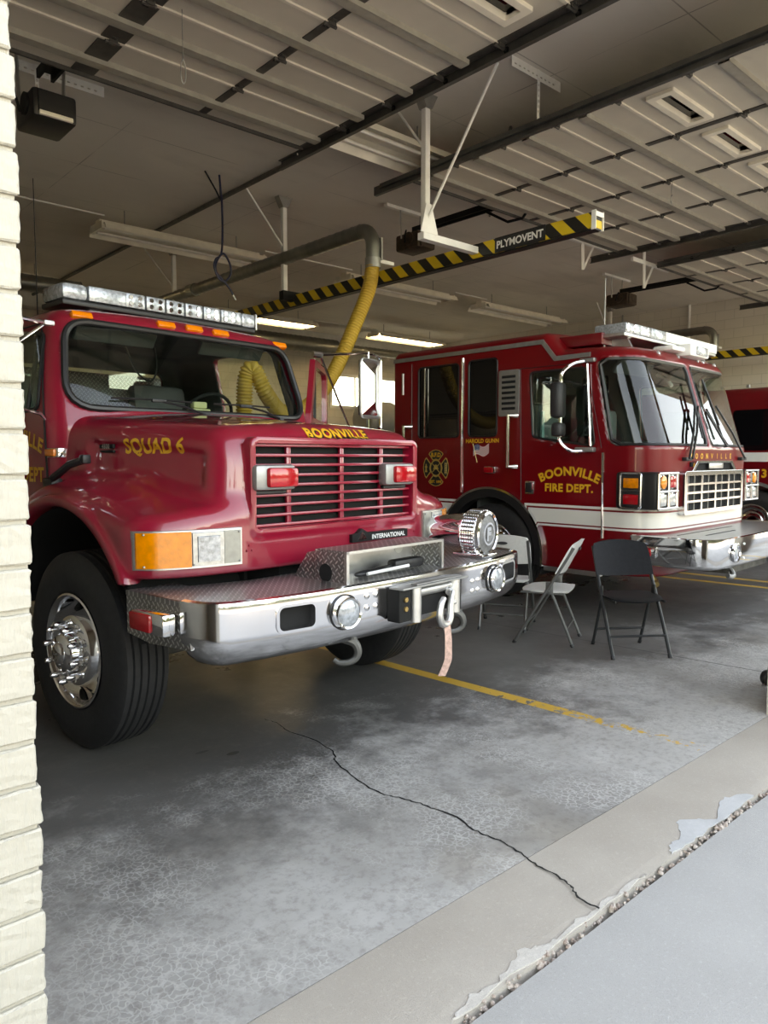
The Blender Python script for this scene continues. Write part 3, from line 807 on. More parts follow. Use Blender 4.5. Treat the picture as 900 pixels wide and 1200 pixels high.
# ---- door tracks
def track(x, y0, y1, side, label, guard):
    root = thing('door_track', (x, y0, 4.40), 0, label, 'door track', 'horizontal door tracks')
    c = [(-0.04, -0.045), (0.0, -0.045), (0.0, -0.039), (-0.034, -0.039), (-0.034, 0.039), (0.0, 0.039), (0.0, 0.045), (-0.04, 0.045)]
    c = [(side * -p[0], p[1]) for p in c]
    MB().prism(c, 'xz', 0, y1 - y0).build('channel', 'track', root, smooth=None)
    MB().b2((min(side * 0.04, side * 0.075), 0.3, 0.0), (max(side * 0.04, side * 0.075), y1 - y0 - 0.1, 0.006)).b2((min(side * 0.04, side * 0.046), 0.3, 0.0), (max(side * 0.04, side * 0.046), y1 - y0 - 0.1, 0.055)).build('angle_iron', 'track', root, smooth=None)
    return root
track(4.29, 1.72, 6.33, 1, 'dark steel door track left of the white ceiling post', 0)
track(5.52, 1.72, 6.25, -1, 'dark steel track right of the white ceiling post, left of the middle garage door', 0)
track(9.70, 1.72, 6.25, 1, 'dark steel door track along the right side of the middle garage door', 0)
track(10.74, 1.72, 5.72, -1, 'dark steel door track along the left side of the far right garage door', 0)
track(14.90, 1.72, 6.25, 1, 'dark steel door track beside the block wall, right side of the last garage door', 0)

def hanger(x, y, x0, x1, zlow, label, cat='hanger', drops=None, mat='white'):
    root = thing('track_hanger', (x, y, ZC), 0, label, cat, 'perforated angle hangers on the ceiling')
    hol = [rrect(x0 - x + 0.05 + 0.06 * i, -0.055, 0.026, 0.012, 0.004, 2) for i in range(int((x1 - x0 - 0.06) / 0.06))]
    MB().prism([(x0 - x, -0.09), (x1 - x, -0.09), (x1 - x, 0.0), (x0 - x, 0.0)], 'xz', -0.004, 0.0, hol).b2((x0 - x, 0, -0.004), (x1 - x, 0.045, 0.0)).build('ceiling_angle', mat, root, smooth=None)
    for dx in (drops or [0.0]):
        L_ = ZC - zlow
        hol = [rrect(dx, -0.04 - 0.045 * i, 0.012, 0.024, 0.004, 2) for i in range(int((L_ - 0.06) / 0.045))]
        MB().prism([(dx - 0.018, -L_), (dx + 0.018, -L_), (dx + 0.018, 0), (dx - 0.018, 0)], 'xz', -0.008, -0.005, hol).build('drop_strap', mat, root, smooth=None)
    return root
hanger(5.53, 4.12, 5.16, 5.86, 4.44, 'perforated angle hanger holding the track left of the middle door')
hanger(4.33, 6.05, 4.15, 4.65, 4.42, 'perforated angle hanger at the inner end of the nearest door track')
hanger(9.72, 5.95, 9.30, 10.1, 4.42, 'white angle hanger at the inner end of the middle door track', mat='lampwhite')
hanger(2.35, 6.98, 1.85, 2.82, 4.40, 'perforated angle hanger over the black door opener', drops=[-0.40, -0.12])
# white v brackets at the end of the tracks between the engine and the last bay
for (x, y, lab) in ((9.05, 5.95, 'white bent steel bracket hanging under the end of the middle door'), (10.72, 5.95, 'white bent steel bracket hanging where the last bay track ends')):
    root = thing('track_bracket', (x, y, ZC), 0, lab, 'bracket', 'white track brackets')
    MB().b2((-0.35, -0.02, -0.45), (0.75, 0.02, -0.39)).build('cross_arm', 'white', root, smooth=None)
    MB().tube([(0, 0, 0), (0, 0, -0.42), (0.02, 0, -0.80)], 0.028, 4).build('upright', 'white', root, smooth=None)
    MB().tube([(0.30, 0, -0.40), (0.04, 0, -0.78)], 0.02, 4).build('brace', 'white', root, smooth=None)

# ---- door openers
def opener(x, y, z, label, col, rail_to, arm=True):
    root = thing('door_opener', (x, y, z), 0, label, 'door opener', 'ceiling door openers')
    MB().rbox((0, 0.10, 0), (0.34, 0.44, 0.22), 0.03).b2((-0.13, -0.14, -0.08), (0.13, -0.10, 0.08)).build('motor_housing', col, root)
    lens = MB().rbox((0, -0.13, -0.085), (0.26, 0.03, 0.035), 0.008).build('light_lens', 'lampwhite' if col == 'black' else 'rust', root)
    MB().cyl((0.12, 0.14, 0.05), (0.12, 0.14, 0.17), 0.09, n=20).build('gear_cover', 'rust' if col == 'rust' else 'black_metal', root)
    MB().cyl((-0.13, 0.05, 0.02), (-0.19, 0.05, 0.02), 0.085, n=20).build('pulley', 'rust' if col == 'rust' else 'black_metal', root)
    mb = MB(); rz_ = 4.55 - z
    for s_ in (-1, 1): mb.b2((s_ * 0.055 - 0.012, rail_to, rz_), (s_ * 0.055 + 0.012, 0.1, rz_ + 0.07))
    mb.b2((-0.06, rail_to, rz_ + 0.06), (0.06, 0.1, rz_ + 0.07))
    mb.build('rail', 'black_metal', root, smooth=None)
    for s_ in (-1, 1):
        MB().tube([(s_ * 0.17, 0.2, 0.05), (s_ * 0.19, 0.2, ZC - z - 0.02)], 0.014, 4).build('hanger_strap', 'steel_grey', root, smooth=None)
    MB().tube([(-0.20, 0.10, -0.03), (-0.25, 0.04, 0.06), (-0.27, 0.0, 0.10)], 0.012, 8).build('lever', 'black_metal', root)
    MB().b2((-0.45, 0.18, ZC - z - 0.06), (0.45, 0.24, ZC - z - 0.02)).build('ceiling_bar', 'white', root, smooth=None)
    if arm: MB().tube([(0.02, -1.15, 0.12), (0.05, -1.45, -0.06), (0.12, -1.62, -0.04), (0.10, -1.70, 0.02)], 0.018, 6).build('door_arm', 'black_metal', root)
    return root
opener(2.13, 6.36, 4.28, 'black trolley door opener beside the brick pier, top left', 'black', -4.3, False)
opener(7.24, 7.30, 4.42, 'rusty brown door opener behind the white ceiling post', 'rust', -5.3)
opener(12.72, 7.40, 4.42, 'rusty brown door opener above the engine light bar', 'rust', -5.3)

# ---- strip lights
def strip_light(x0, x1, y, label, lit):
    root = thing('strip_light', ((x0 + x1) / 2, y, 4.60), 0, label, 'ceiling light', 'fluorescent strip lights')
    hl = (x1 - x0) / 2
    MB().rbox((0, 0, 0.055), (2 * hl, 0.15, 0.09), 0.008).build('housing', 'lampwhite', root)
    for s_ in (-1, 1):
        pr = [(s_ * 0.075, 0.035), (s_ * 0.262, 0.012), (s_ * 0.300, -0.065), (s_ * 0.294, -0.065), (s_ * 0.255, 0.004), (s_ * 0.075, 0.025)]
        MB().prism(pr, 'yz', -hl, hl).build('reflector', 'lampwhite', root, smooth=None)
        tb = MB().cyl((-hl + 0.04, s_ * 0.13, -0.03), (hl - 0.04, s_ * 0.13, -0.03), 0.019, n=12).build('tube', 'tube_on' if lit else 'tube_off', root)
    for s_ in (-1, 1): MB().b2((s_ * hl - 0.02, -0.2, -0.045), (s_ * hl + 0.02, 0.2, 0.05)).build('end_plate', 'lampwhite', root, smooth=None)
    for s_ in (-0.7, 0.7): MB().cyl((s_ * hl, 0, 0.09), (s_ * hl, 0, 0.30), 0.008, n=8).build('hanger_rod', 'steel_grey', root)
    return root
strip_light(3.98, 6.50, 10.20, 'unlit strip light above the squad truck, ahead of the grey duct', False)
strip_light(8.25, 10.85, 10.20, 'unlit strip light crossed by the yellow exhaust hose', False)
strip_light(11.80, 14.55, 10.20, 'unlit strip light above the fire engine roof, right of its row', False)
strip_light(8.00, 10.62, 14.35, 'lit strip light in the rear row, behind the squad light bar', True)
strip_light(12.55, 14.95, 14.35, 'lit strip light in the rear row, right behind the yellow hose', True)
strip_light(2.25, 4.70, 14.0, 'strip light far back beside the brick pier', True)
strip_light(3.50, 5.88, 5.62, 'unlit strip light behind the white ceiling post, between two doors', False)
def conduit(name, pts, r, label, mat='steel_grey', n=8, cat='conduit'):
    return tag(MB().tube(pts, r, n).build(name, mat), label, cat)
conduit('electrical_conduit', [(XL, 9.93, 4.72), (3.98, 9.95, 4.70)], 0.011, 'thin pale conduit leading to the strip light above the squad truck', 'white')
conduit('electrical_conduit', [(6.5, 9.98, 4.70), (8.25, 9.98, 4.70)], 0.011, 'thin pale conduit joining the two strip lights behind the grey duct', 'white')
conduit('electrical_conduit', [(10.85, 9.98, 4.70), (11.80, 9.98, 4.70)], 0.011, 'short thin conduit joining the two strip lights above the fire engine', 'white')
conduit('electrical_conduit', [(10.62, 14.2, 4.70), (12.55, 14.2, 4.70)], 0.011, 'thin conduit joining the lit rear strip lights', 'white')
conduit('ceiling_pipe', [(5.04, 6.9, 4.86), (5.04, YB, 4.86)], 0.03, 'dark pipe along the ceiling in line with the nearest door track', 'track', cat='pipe')
conduit('ceiling_pipe', [(6.2, 4.95, 4.87), (8.2, 6.9, 4.87)], 0.018, 'dark pipe on the ceiling behind the white post', 'track', cat='pipe')
conduit('wall_conduit', [(XR - 0.02, 7.95, 4.9), (XR - 0.02, 7.95, 1.0)], 0.03, 'pale vertical conduit on the block wall behind the engine light bar', 'white')
conduit('wall_conduit', [(XR - 0.02, 9.6, 4.9), (XR - 0.02, 9.6, 1.0)], 0.02, 'thin grey conduit on the block wall left of the pale one', 'steel_grey')

# ---- exhaust extraction rails, ducts, posts, hose
rods = {(5.12, 5.10): [(5.17, 4.28, 3.72), (5.14, 5.51, 4.40)], (5.70, 8.30): [(5.10, 8.27, 4.25)], (5.68, 11.42): [(5.29, 11.7, 4.25)], (15.15, 9.2): [(14.6, 9.2, 4.2)]}
def exhaust_rail(x, y0, y1, z, label, sign, posts):
    root = thing('exhaust_rail', (x, y0, z), 0, label, 'exhaust rail', 'striped exhaust rails')
    MB().b2((-0.06, 0, -0.07), (0.06, y1 - y0, 0.07)).build('beam', 'hazard', root, smooth=None, bevel=0.006)
    MB().b2((-0.065, -0.015, -0.085), (-0.058, 0.03, 0.08)).b2((0.058, -0.015, -0.085), (0.065, 0.03, 0.08)).b2((-0.06, -0.012, 0.03), (0.06, -0.006, 0.07)).build('end_stop', 'white', root, smooth=None)
    MB().b2((-0.045, 0, -0.085), (0.045, y1 - y0, -0.07)).build('lower_slot', 'black', root, smooth=None)
    if sign:
        sg = MB().b2((-0.066, 0.52, -0.072), (-0.06, 1.12, 0.072)).build('sign_panel', 'black', root, smooth=None)
        tag(letters('lettering', 'PLYMOVENT', 0.098, 'white', sg, lambda u, v: (-0.0675, 0.82 - u, -0.034 + v), 0.03, 1.0), 'white lettering')
    for (px, py, arm) in posts:
        zt = ZC - z
        po = MB().b2((px - x - 0.032, py - y0 - 0.032, 0.02), (px - x + 0.032, py - y0 + 0.032, zt)).build('hanger_post', 'white', root, smooth=None, bevel=0.006)
        MB().prism([(px - x - 0.11, zt), (px - x + 0.11, zt), (px - x + 0.04, zt - 0.13), (px - x - 0.04, zt - 0.13)], 'xz', py - y0 - 0.05, py - y0 + 0.05).build('ceiling_shoe', 'steel_grey', po, smooth=None)
        for (rx, ry, rb_) in rods[(px, py)]:
            MB().cyl((px - x, py - y0, rb_ - z), (rx - x, ry - y0, zt), 0.013, n=8).build('brace_rod', 'white', root)
        if arm:
            MB().b2((px - x - 0.06, py - y0 - 0.04, -0.03), (0.06, py - y0 + 0.04, 0.035)).build('support_arm', 'white', root, smooth=None)
            MB().prism([(px - x - 0.10, 0.03), (px - x + 0.13, 0.03), (px - x + 0.04, 0.30), (px - x - 0.03, 0.30)], 'xz', py - y0 - 0.045, py - y0 - 0.035).build('gusset', 'white', root, smooth=None)
        else:
            MB().b2((px - x - 0.05, py - y0 - 0.05, -0.02), (0.05, py - y0 + 0.05, 0.10)).build('clamp', 'black_metal', root, smooth=None)
    return root
exhaust_rail(5.90, 3.72, 13.0, 3.60, 'yellow and black striped exhaust rail with lettering between the two engines', True, [(5.12, 5.10, True), (5.70, 8.30, False), (5.68, 11.42, False)])
exhaust_rail(15.3, 3.6, 10.5, 3.58, 'yellow and black striped exhaust rail by the block wall at right', False, [(15.15, 9.2, False)])

def elbow_duct(x, y, zt, zb, y1, label):
    root = thing('exhaust_duct', (x, y, zt), 0, label, 'duct', 'spiral exhaust ducts')
    path = [(0, 0, zb - zt), (0, 0, -0.20)] + [(0, 0.20 - 0.20 * cos(a), -0.20 + 0.20 * sin(a)) for a in np.linspace(0.1, pi / 2, 8)]
    MB().tube(path, 0.082, 20).build('elbow', 'duct', root)
    n = int((y1 - y - 0.2) / 0.028); ys = np.linspace(0.2, y1 - y, n)
    rr = [0.082 + 0.0045 * (1 if (i % 5) == 0 else 0) for i in range(n)]
    MB().tube([(0, q_, 0) for q_ in ys], rr, 20).build('spiral_pipe', 'duct', root)
    MB().cyl((0, 0, zb - zt - 0.05), (0, 0, zb - zt + 0.06), 0.092, n=20).build('hose_collar', 'steel_grey', root)
    MB().cyl((0, y1 * 0 + 4.2, 0), (0, 4.4, 0), 0.10, n=20).build('coupling', 'duct', root)
    MB().b2((0.0, -0.03, zb - zt + 0.02), (0.30, 0.03, zb - zt + 0.06)).build('bracket_arm', 'white', root, smooth=None)
    MB().b2((0.085, -0.05, zb - zt + 0.05), (0.11, 0.05, zb - zt + 0.30)).build('bracket_plate', 'steel_grey', root, smooth=None)
    return root
elbow_duct(5.70, 6.52, 4.12, 3.72, 16.3, 'grey spiral duct running back above the squad truck, yellow hose below its elbow')
elbow_duct(15.15, 6.83, 4.09, 3.70, 13.5, 'grey spiral duct with elbow against the block wall at right')
def hose(name, pts, r, label):
    P_ = np.array(smooth_path(pts, 60)); seg = np.r_[0, np.cumsum(np.linalg.norm(np.diff(P_, axis=0), axis=1))]
    n = int(seg[-1] / 0.008); s_ = np.linspace(0, seg[-1], n); Q = np.stack([np.interp(s_, seg, P_[:, i]) for i in range(3)], 1)
    rr = [r * (1.07 if (i // 2) % 2 else 0.88) for i in range(n)]
    return tag(MB().tube(Q, rr, 16).build(name, 'hose', smooth=80), label, 'hose')
hose('exhaust_hose', [(5.70, 6.52, 3.72), (5.62, 6.50, 3.42), (5.46, 6.52, 3.06), (5.24, 6.55, 2.60), (5.02, 6.55, 2.28), (4.72, 6.50, 2.04), (4.38, 6.44, 1.98), (4.12, 6.33, 2.14), (3.99, 6.35, 2.38), (3.93, 6.40, 2.30), (3.92, 6.43, 1.95), (3.92, 6.45, 1.3), (3.95, 6.5, 0.7), (4.1, 6.7, 0.25), (4.3, 7.3, 0.09), (4.3, 8.0, 0.09)], 0.078, 'yellow corrugated exhaust hose looping down beside the squad truck cab')
mb = MB()
mb.tube(smooth_path([(4.675, 8.156, 4.90), (4.70, 8.17, 4.70), (4.715, 8.18, 4.62), (4.72, 8.18, 4.3), (4.70, 8.18, 3.99), (4.62, 8.18, 3.90), (4.60, 8.18, 3.80), (4.66, 8.18, 3.68), (4.74, 8.17, 3.66), (4.81, 8.16, 3.75), (4.80, 8.16, 3.88), (4.72, 8.17, 3.985), (4.64, 8.19, 3.88), (4.63, 8.19, 3.76), (4.72, 8.17, 3.66), (4.80, 8.15, 3.56), (4.83, 8.14, 3.50)], 6), 0.013, 8, 0)
mb.cyl((4.83, 8.14, 3.50), (4.86, 8.13, 3.44), 0.012, n=8, mi=1)
tag(mb.build('hanging_cord', ['blue_cord', 'white']), 'dark blue air line knotted in a loop, hanging from the ceiling', 'cord')
mb = MB(); mb.tube([(4.48, 8.153, 4.9), (4.62, 8.16, 4.72), (4.70, 8.18, 4.62)], 0.010, 6); mb.tube([(4.675, 8.156, 4.9), (4.69, 8.17, 4.62)], 0.006, 6)
tag(mb.build('cord_hanger_wire', 'black_metal'), 'thin bent wires tying the blue air line to the ceiling', 'wire')
# fat ducts crossing at the back
def cross_duct(x0, x1, y, z, r, label):
    n = int((x1 - x0) / 0.03); rr = [r + (0.006 if i % 5 == 0 else 0) for i in range(n)]
    tag(MB().tube([(x, y, z) for x in np.linspace(x0, x1, n)], rr, 20).build('spiral_duct', 'duct'), label, 'duct', 'large ducts across the back')
cross_duct(5.2, 12.4, 15.7, 4.40, 0.20, 'fat spiral duct crossing the back of the hall behind the yellow hose')
cross_duct(12.4, XR - 0.1, 15.7, 4.42, 0.11, 'slimmer duct crossing the back wall above the rear window')
cross_duct(-1.3, 4.6, 12.6, 4.25, 0.13, 'spiral duct far back between the brick pier and the squad roof')
# far back: a grey tank on a stand in front of the rear window, shelving
t_ = thing('storage_tank', (14.1, 15.6, 0), 0, 'grey round tank standing in front of the bright rear window', 'tank')
MB().lathe([(0.0, 0), (0.42, 0.05), (0.5, 0.16), (0.5, 1.0), (0.42, 1.12), (0.0, 1.2)], (-0.9, 0, 2.55), (1, 0, 0.0), 28).build('tank_body', 'grey_tank', t_)
for sx in (-0.7, 0.1):
    for sy in (-0.3, 0.3): MB().b2((sx - 0.03, sy - 0.03, 0), (sx + 0.03, sy + 0.03, 2.3)).build('leg', 'steel_grey', t_, smooth=None)
# small black wheel of something by the right picture edge
o = MB().lathe([(0.02, -0.02), (0.045, -0.02), (0.05, -0.012), (0.05, 0.012), (0.045, 0.02), (0.02, 0.02)], (5.135, 1.885, 0.05), (0.3, 1, 0), 20).cyl((5.13, 1.88, 0.05), (5.16, 1.88, 0.12), 0.012, n=8).build('caster_wheel', 'black')
tag(o, 'small black wheel on the floor near the threshold at far right', 'wheel')

# ================================================================== SQUAD TRUCK
# local frame: x to the right as seen from the front, y towards the rear, z up; origin under the grille
SQ = thing('rescue_truck', (2.564, 3.219, 0), radians(6.4), 'crimson bonneted fire truck lettered SQUAD 6 with chrome winch bumper, standing by the brick pier', 'fire truck')

def w_hood(b): return 0.765 + 0.150 * np.clip(b, 0, 1.3)
def top_hood(a, b): return 1.690 + 0.088 * np.clip(b, -0.2, 1.4) - 0.05 * (a / 0.85) ** 2
ARC = (0.86, 0.53, 0.735)

def f_hood(a, b, z):
    A = np.abs(a)
    rec = 0.020 * ss(0.13, 0.20, b) * ss(1.36, 1.42, z + 0.06 * (0.6 - b)) * (1 - ss(-0.145, -0.10, z - top_hood(A, b))) * (1 - ss(1.02, 1.10, b))
    side = A - w_hood(b) + 0.10 * np.clip(z - 1.35, 0, 1) + rec
    front = (0.055 * (z - 1.0) - 0.03 + 0.02 * (A / 0.7) ** 2) - b
    nose = smax(smax(side, z - top_hood(A, b), 0.12), front, 0.16)
    zf = 1.285 + 0.135 * ss(0.0, 0.75, b) - 0.085 * np.clip((A - 0.78) / 0.4, 0, 1.2) ** 1.5 - 0.10 * ss(1.15, 1.5, b)
    bf = -0.01 + 0.17 * np.clip((A - 0.74) / 0.45, 0, 1.2) ** 2
    fen = smax(smax(A - 1.185, z - zf, 0.10), bf - b, 0.10)
    d = smin(nose, fen, 0.075)
    d = smax(d, b - 1.33, 0.02)
    d = smax(d, 0.955 - z, 0.025)
    r = np.hypot(b - ARC[0], z - ARC[1]) - ARC[2]
    d = smax(d, -smax(r, 0.5 - A, 0.02), 0.03)
    lip = smax(np.abs(r - 0.030) - 0.026, np.abs(A - 1.165) - 0.045, 0.02)
    lip = smax(lip, 0.93 - z, 0.01)
    d = smin(d, lip, 0.035)
    # raised surround and opening of the grille
    g = rbox2(a, z, 0.0, 1.372, 0.643, 0.248, 0.045)
    rim = smax(np.abs(g + 0.02) - 0.018, np.abs(b + 0.005) - 0.035, 0.012)
    d = smin(d, rim, 0.012)
    hole = smax(rbox2(a, z, 0.0, 1.372, 0.603, 0.210, 0.02), b - 0.06, 0.004)
    d = smax(d, -hole, 0.008)
    # pocket for the headlamps
    return d
hood = sdf_obj('hood', f_hood, (-1.26, -0.10, 0.90), (1.26, 1.62, 1.90), 0.0145, ['paint_crimson'], SQ)

def on_hood_front(a, z, off=0.002):
    p = march(f_hood, [(a, -0.4, z)], (0, 1, 0), 1.0)[0]; return (p[0], p[1] - off, p[2])
def on_hood_front_many(pts, off):
    p = march(f_hood, [(a, -0.4, z) for a, z in pts], (0, 1, 0), 1.6, 90); p[:, 1] -= off; return p
def on_hood_left(pts, off=0.002):
    p = march(f_hood, [(-1.5, b, z) for b, z in pts], (1, 0, 0), 1.4, 90); p[:, 0] -= off; return p

def letters_on(name, txt, size, mat, parent, place, bold, spacing=1.0, xs=1.0, dense=False):
    vs, fs = glyphs(txt, size, bold, spacing, 'CENTER', xs)
    bm = bmesh.new()
    vv = [bm.verts.new((x, y, 0)) for x, y in vs]
    for f in fs:
        try: bm.faces.new([vv[i] for i in f])
        except ValueError: pass
    bmesh.ops.subdivide_edges(bm, edges=[e for e in bm.edges if e.calc_length() > size * 0.18], cuts=2)
    bmesh.ops.triangulate(bm, faces=bm.faces[:]); bm.verts.index_update()
    pts = [(v.co.x, v.co.y) for v in bm.verts]; fs = [[v.index for v in f.verts] for f in bm.faces]; bm.free()
    mb = MB(); mb.add(place(pts), fs)
    return mb.build(name, mat, parent, smooth=None, fix=False)

# SQUAD 6 on the flank (text runs towards the front, which is the picture's right)
letters_on('side_lettering', 'SQUAD 6', 0.108, 'gold', hood, lambda P_: on_hood_left([(0.545 - x, 1.538 + y) for x, y in P_], 0.003), 0.036, 1.04, 1.0)
sh = letters_on('bonnet_lettering_shadow', 'BOONVILLE', 0.070, 'black_letter', hood, lambda P_: on_hood_front_many([(0.03 + x, 1.618 + y) for x, y in P_], 0.0025), 0.075, 1.16, 1.14)
lt = letters_on('bonnet_lettering', 'BOONVILLE', 0.070, 'gold', hood, lambda P_: on_hood_front_many([(0.022 + x, 1.623 + y) for x, y in P_], 0.005), 0.045, 1.16, 1.14)

# grille: back plate, bars, uprights
MB().b2((-0.60, 0.045, 1.16), (0.60, 0.055, 1.59)).build('grille_backing', 'void', SQ, smooth=None)
for k in range(9):
    z = 1.172 + 0.0505 * k
    MB().rbox((0, 0.005, z), (1.19, 0.032, 0.016), 0.005).build('grille_bar', 'paint_crimson', SQ)
for a in (-0.36, 0.03, 0.36):
    MB().rbox((a, 0.018, 1.375), (0.030, 0.02, 0.43), 0.004).build('grille_upright', 'paint_crimson', SQ)
# louvre gaps behind the bars read as the radiator
for k in range(5): MB().b2((-0.55, 0.038, 1.20 + 0.08 * k), (0.55, 0.043, 1.205 + 0.08 * k)).build('radiator_tube', 'black_metal', SQ, smooth=None)
for s_, c in ((-1, -0.475), (1, 0.475)):
    wl_ = MB().rbox((c - 0.03, -0.035, 1.415), (0.26, 0.07, 0.128), 0.02).build('warning_light_housing', 'steel_grey', SQ)
    MB().rbox((c + 0.0, -0.070, 1.415), (0.19, 0.05, 0.098), 0.014).build('warning_lens', 'red_lens', wl_)
    MB().rbox((c - 0.03, -0.010, 1.340), (0.20, 0.03, 0.02), 0.006).build('light_bracket', 'black', wl_)

# maker's badge on the nose
bd = MB().prism([(0.04, 1.040), (0.52, 1.040), (0.52, 1.086), (0.17, 1.088), (0.12, 1.114), (0.08, 1.088), (0.04, 1.084)], 'xz', -0.061, -0.030).build('nose_badge', 'black_metal', SQ, smooth=None, bevel=0.003)
letters('badge_lettering', 'INTERNATIONAL', 0.036, 'white', bd, lambda x, y: (0.345 + x, -0.0635, 1.049 + y), 0.03, 1.05)
MB().prism([(0.085, 1.053), (0.155, 1.053), (0.12, 1.103)], 'xz', -0.065, -0.060).build('badge_emblem', 'chrome', bd, smooth=None)
for (a, z) in ((-0.665, 1.06), (-0.635, 1.06), (-0.65, 1.085), (0.62, 1.06)):
    p = on_hood_front(a, z); MB().cyl((p[0], p[1] + 0.01, p[2]), (p[0], p[1] - 0.004, p[2]), 0.008, 0.006, 10).build('nose_bolt', 'paint_crimson', SQ)

# headlamp units wrapping the corners
def headlamp(s_):
    def surf(u, z, off):   # u: distance across the face
        p = on_hood_front(s_ * u, z, off); return np.array(p)
    def panel(u0, u1, z0, z1, off, mat, name, par, n=8, th=0.02):
        mb = MB(); us = np.linspace(u0, u1, n)
        F_ = np.array([[surf(u, 1.08, off) for z in (z0, z1)] for u in us])
        F_[:, 0, 2] = z0; F_[:, 1, 2] = z1
        Bk = F_ + np.array((0, th, 0))
        P_ = np.stack([F_[:, 0], F_[:, 1], Bk[:, 1], Bk[:, 0], F_[:, 0]], 1)
        mb.grid(P_)
        mb.add(P_[0, :4], [(0, 1, 2, 3)]); mb.add(P_[-1, :4], [(0, 1, 2, 3)])
        return mb.build(name, mat, par, smooth=30, bevel=0.004)
    bz = panel(0.70, 1.165, 1.000, 1.180, 0.012, 'alu', 'headlamp_bezel', SQ, 10)
    panel(0.955, 1.160, 1.008, 1.172, 0.020, 'amber', 'turn_signal', bz, 8)
    panel(0.800, 0.950, 1.012, 1.168, 0.022, 'white_lens', 'headlamp_lens', bz)
    panel(0.825, 0.930, 1.030, 1.150, 0.030, 'clear_led', 'headlamp_bulb_lens', bz)
    panel(0.710, 0.795, 1.012, 1.168, 0.018, 'lamp_blank', 'bezel_blank', bz)
    for u, z in ((0.72, 1.02), (0.72, 1.16), (0.945, 1.018), (1.14, 1.018), (1.14, 1.165)):
        p = surf(u, 1.08, 0.024); MB().cyl((p[0], p[1] + 0.006, z), (p[0], p[1] - 0.002, z), 0.005, n=8).build('bezel_screw', 'steel_grey', bz)
for s_ in (-1, 1): headlamp(s_)

# ---- cab
def ws_plane(z): return 1.235 + 0.33 * np.clip(z - 1.79, -0.1, 1)
def f_cab_solid(a, b, z):
    A = np.abs(a)
    side = A - (1.015 - 0.115 * ss(1.70, 2.45, z))
    fr = ws_plane(z) - 0.02 + 0.10 * (A / 1.0) ** 4 - b
    d = smax(side, fr, 0.12)
    d = smax(d, z - (2.435 - 0.035 * A * A), 0.13)
    d = smax(d, b - 2.95, 0.08)
    d = smax(d, 0.72 - z, 0.02)
    r = np.hypot(b - ARC[0], z - ARC[1]) - (ARC[2] + 0.02)
    return smax(d, -r, 0.03)
WSH = [(-0.925, 1.80), (0.925, 1.80), (0.845, 2.325), (-0.845, 2.325)]
SWN = [(1.44, 1.795), (2.18, 1.78), (2.18, 2.245), (1.66, 2.265), (1.53, 2.235)]
RDO = [(1.33, 0.85), (2.36, 0.85), (2.36, 2.33), (1.62, 2.33)]
def f_cab(a, b, z):
    d = f_cab_solid(a, b, z)
    d = np.maximum(d, -(d + 0.045))
    ws = smax(convex(a, z, WSH, 0.16), b - 1.75, 0.01)
    sw = smax(convex(b, z, SWN, 0.05), a + 0.80, 0.01)
    rd = smax(convex(b, z, RDO, 0.05), 0.80 - a, 0.01)
    rw = smax(rbox2(a, z, 0, 2.03, 0.72, 0.20, 0.06), 2.75 - b, 0.01)
    for c in (ws, sw, rd, rw): d = smax(d, -c, 0.012)
    return d
cab = sdf_obj('cab', f_cab, (-1.10, 1.10, 0.66), (1.10, 3.02, 2.50), 0.016, ['paint_crimson', 'trim_dark'], SQ,
              pick=lambda a, b, z: (f_cab_solid(a, b, z) < -0.035))

# windscreen with rubber gasket
wpts = round_poly(WSH, 0.16, 6)
def ws_pt(a, z, off=0.0):
    return (a, ws_plane(z) - 0.02 + 0.10 * abs(a) ** 4 + 0.018 + off, z)
ga = [ws_pt(a, z, -0.022) for a, z in wpts]
MB().tube(ga, 0.021, 8, closed=True).build('windscreen_gasket', 'gasket', SQ)
rows = np.linspace(1.795, 2.33, 14); G = []
for z in rows:
    h = 0.93 - 0.083 * (z - 1.80) / 0.525
    G.append([ws_pt(a, z, 0.0) for a in np.linspace(-h, h, 24)])
MB().grid(np.array(G)[:, ::-1]).build('windscreen', 'glass_squad', SQ, fix=False)
# left cab side window with vent bar
sp_ = round_poly(SWN, 0.05, 4)
MB().prism(sp_, 'yz', -0.975, -0.968).build('side_window', 'glass_squad', SQ, smooth=None)
def side_a(z): return -(1.015 - 0.115 * float(ss(1.70, 2.45, np.array(z))))
MB().tube([(side_a(z) - 0.0, b, z) for b, z in sp_], 0.013, 6, closed=True).build('side_window_gasket', 'gasket', SQ)
MB().tube([(side_a(1.80) + 0.02, 1.64, 1.79), (side_a(2.26) + 0.02, 1.64, 2.26)], 0.014, 6).build('vent_window_bar', 'gasket', SQ)
MB().b2((-0.72, 2.905, 1.83), (0.72, 2.912, 2.23)).build('rear_window', 'glass_clear', SQ, smooth=None)
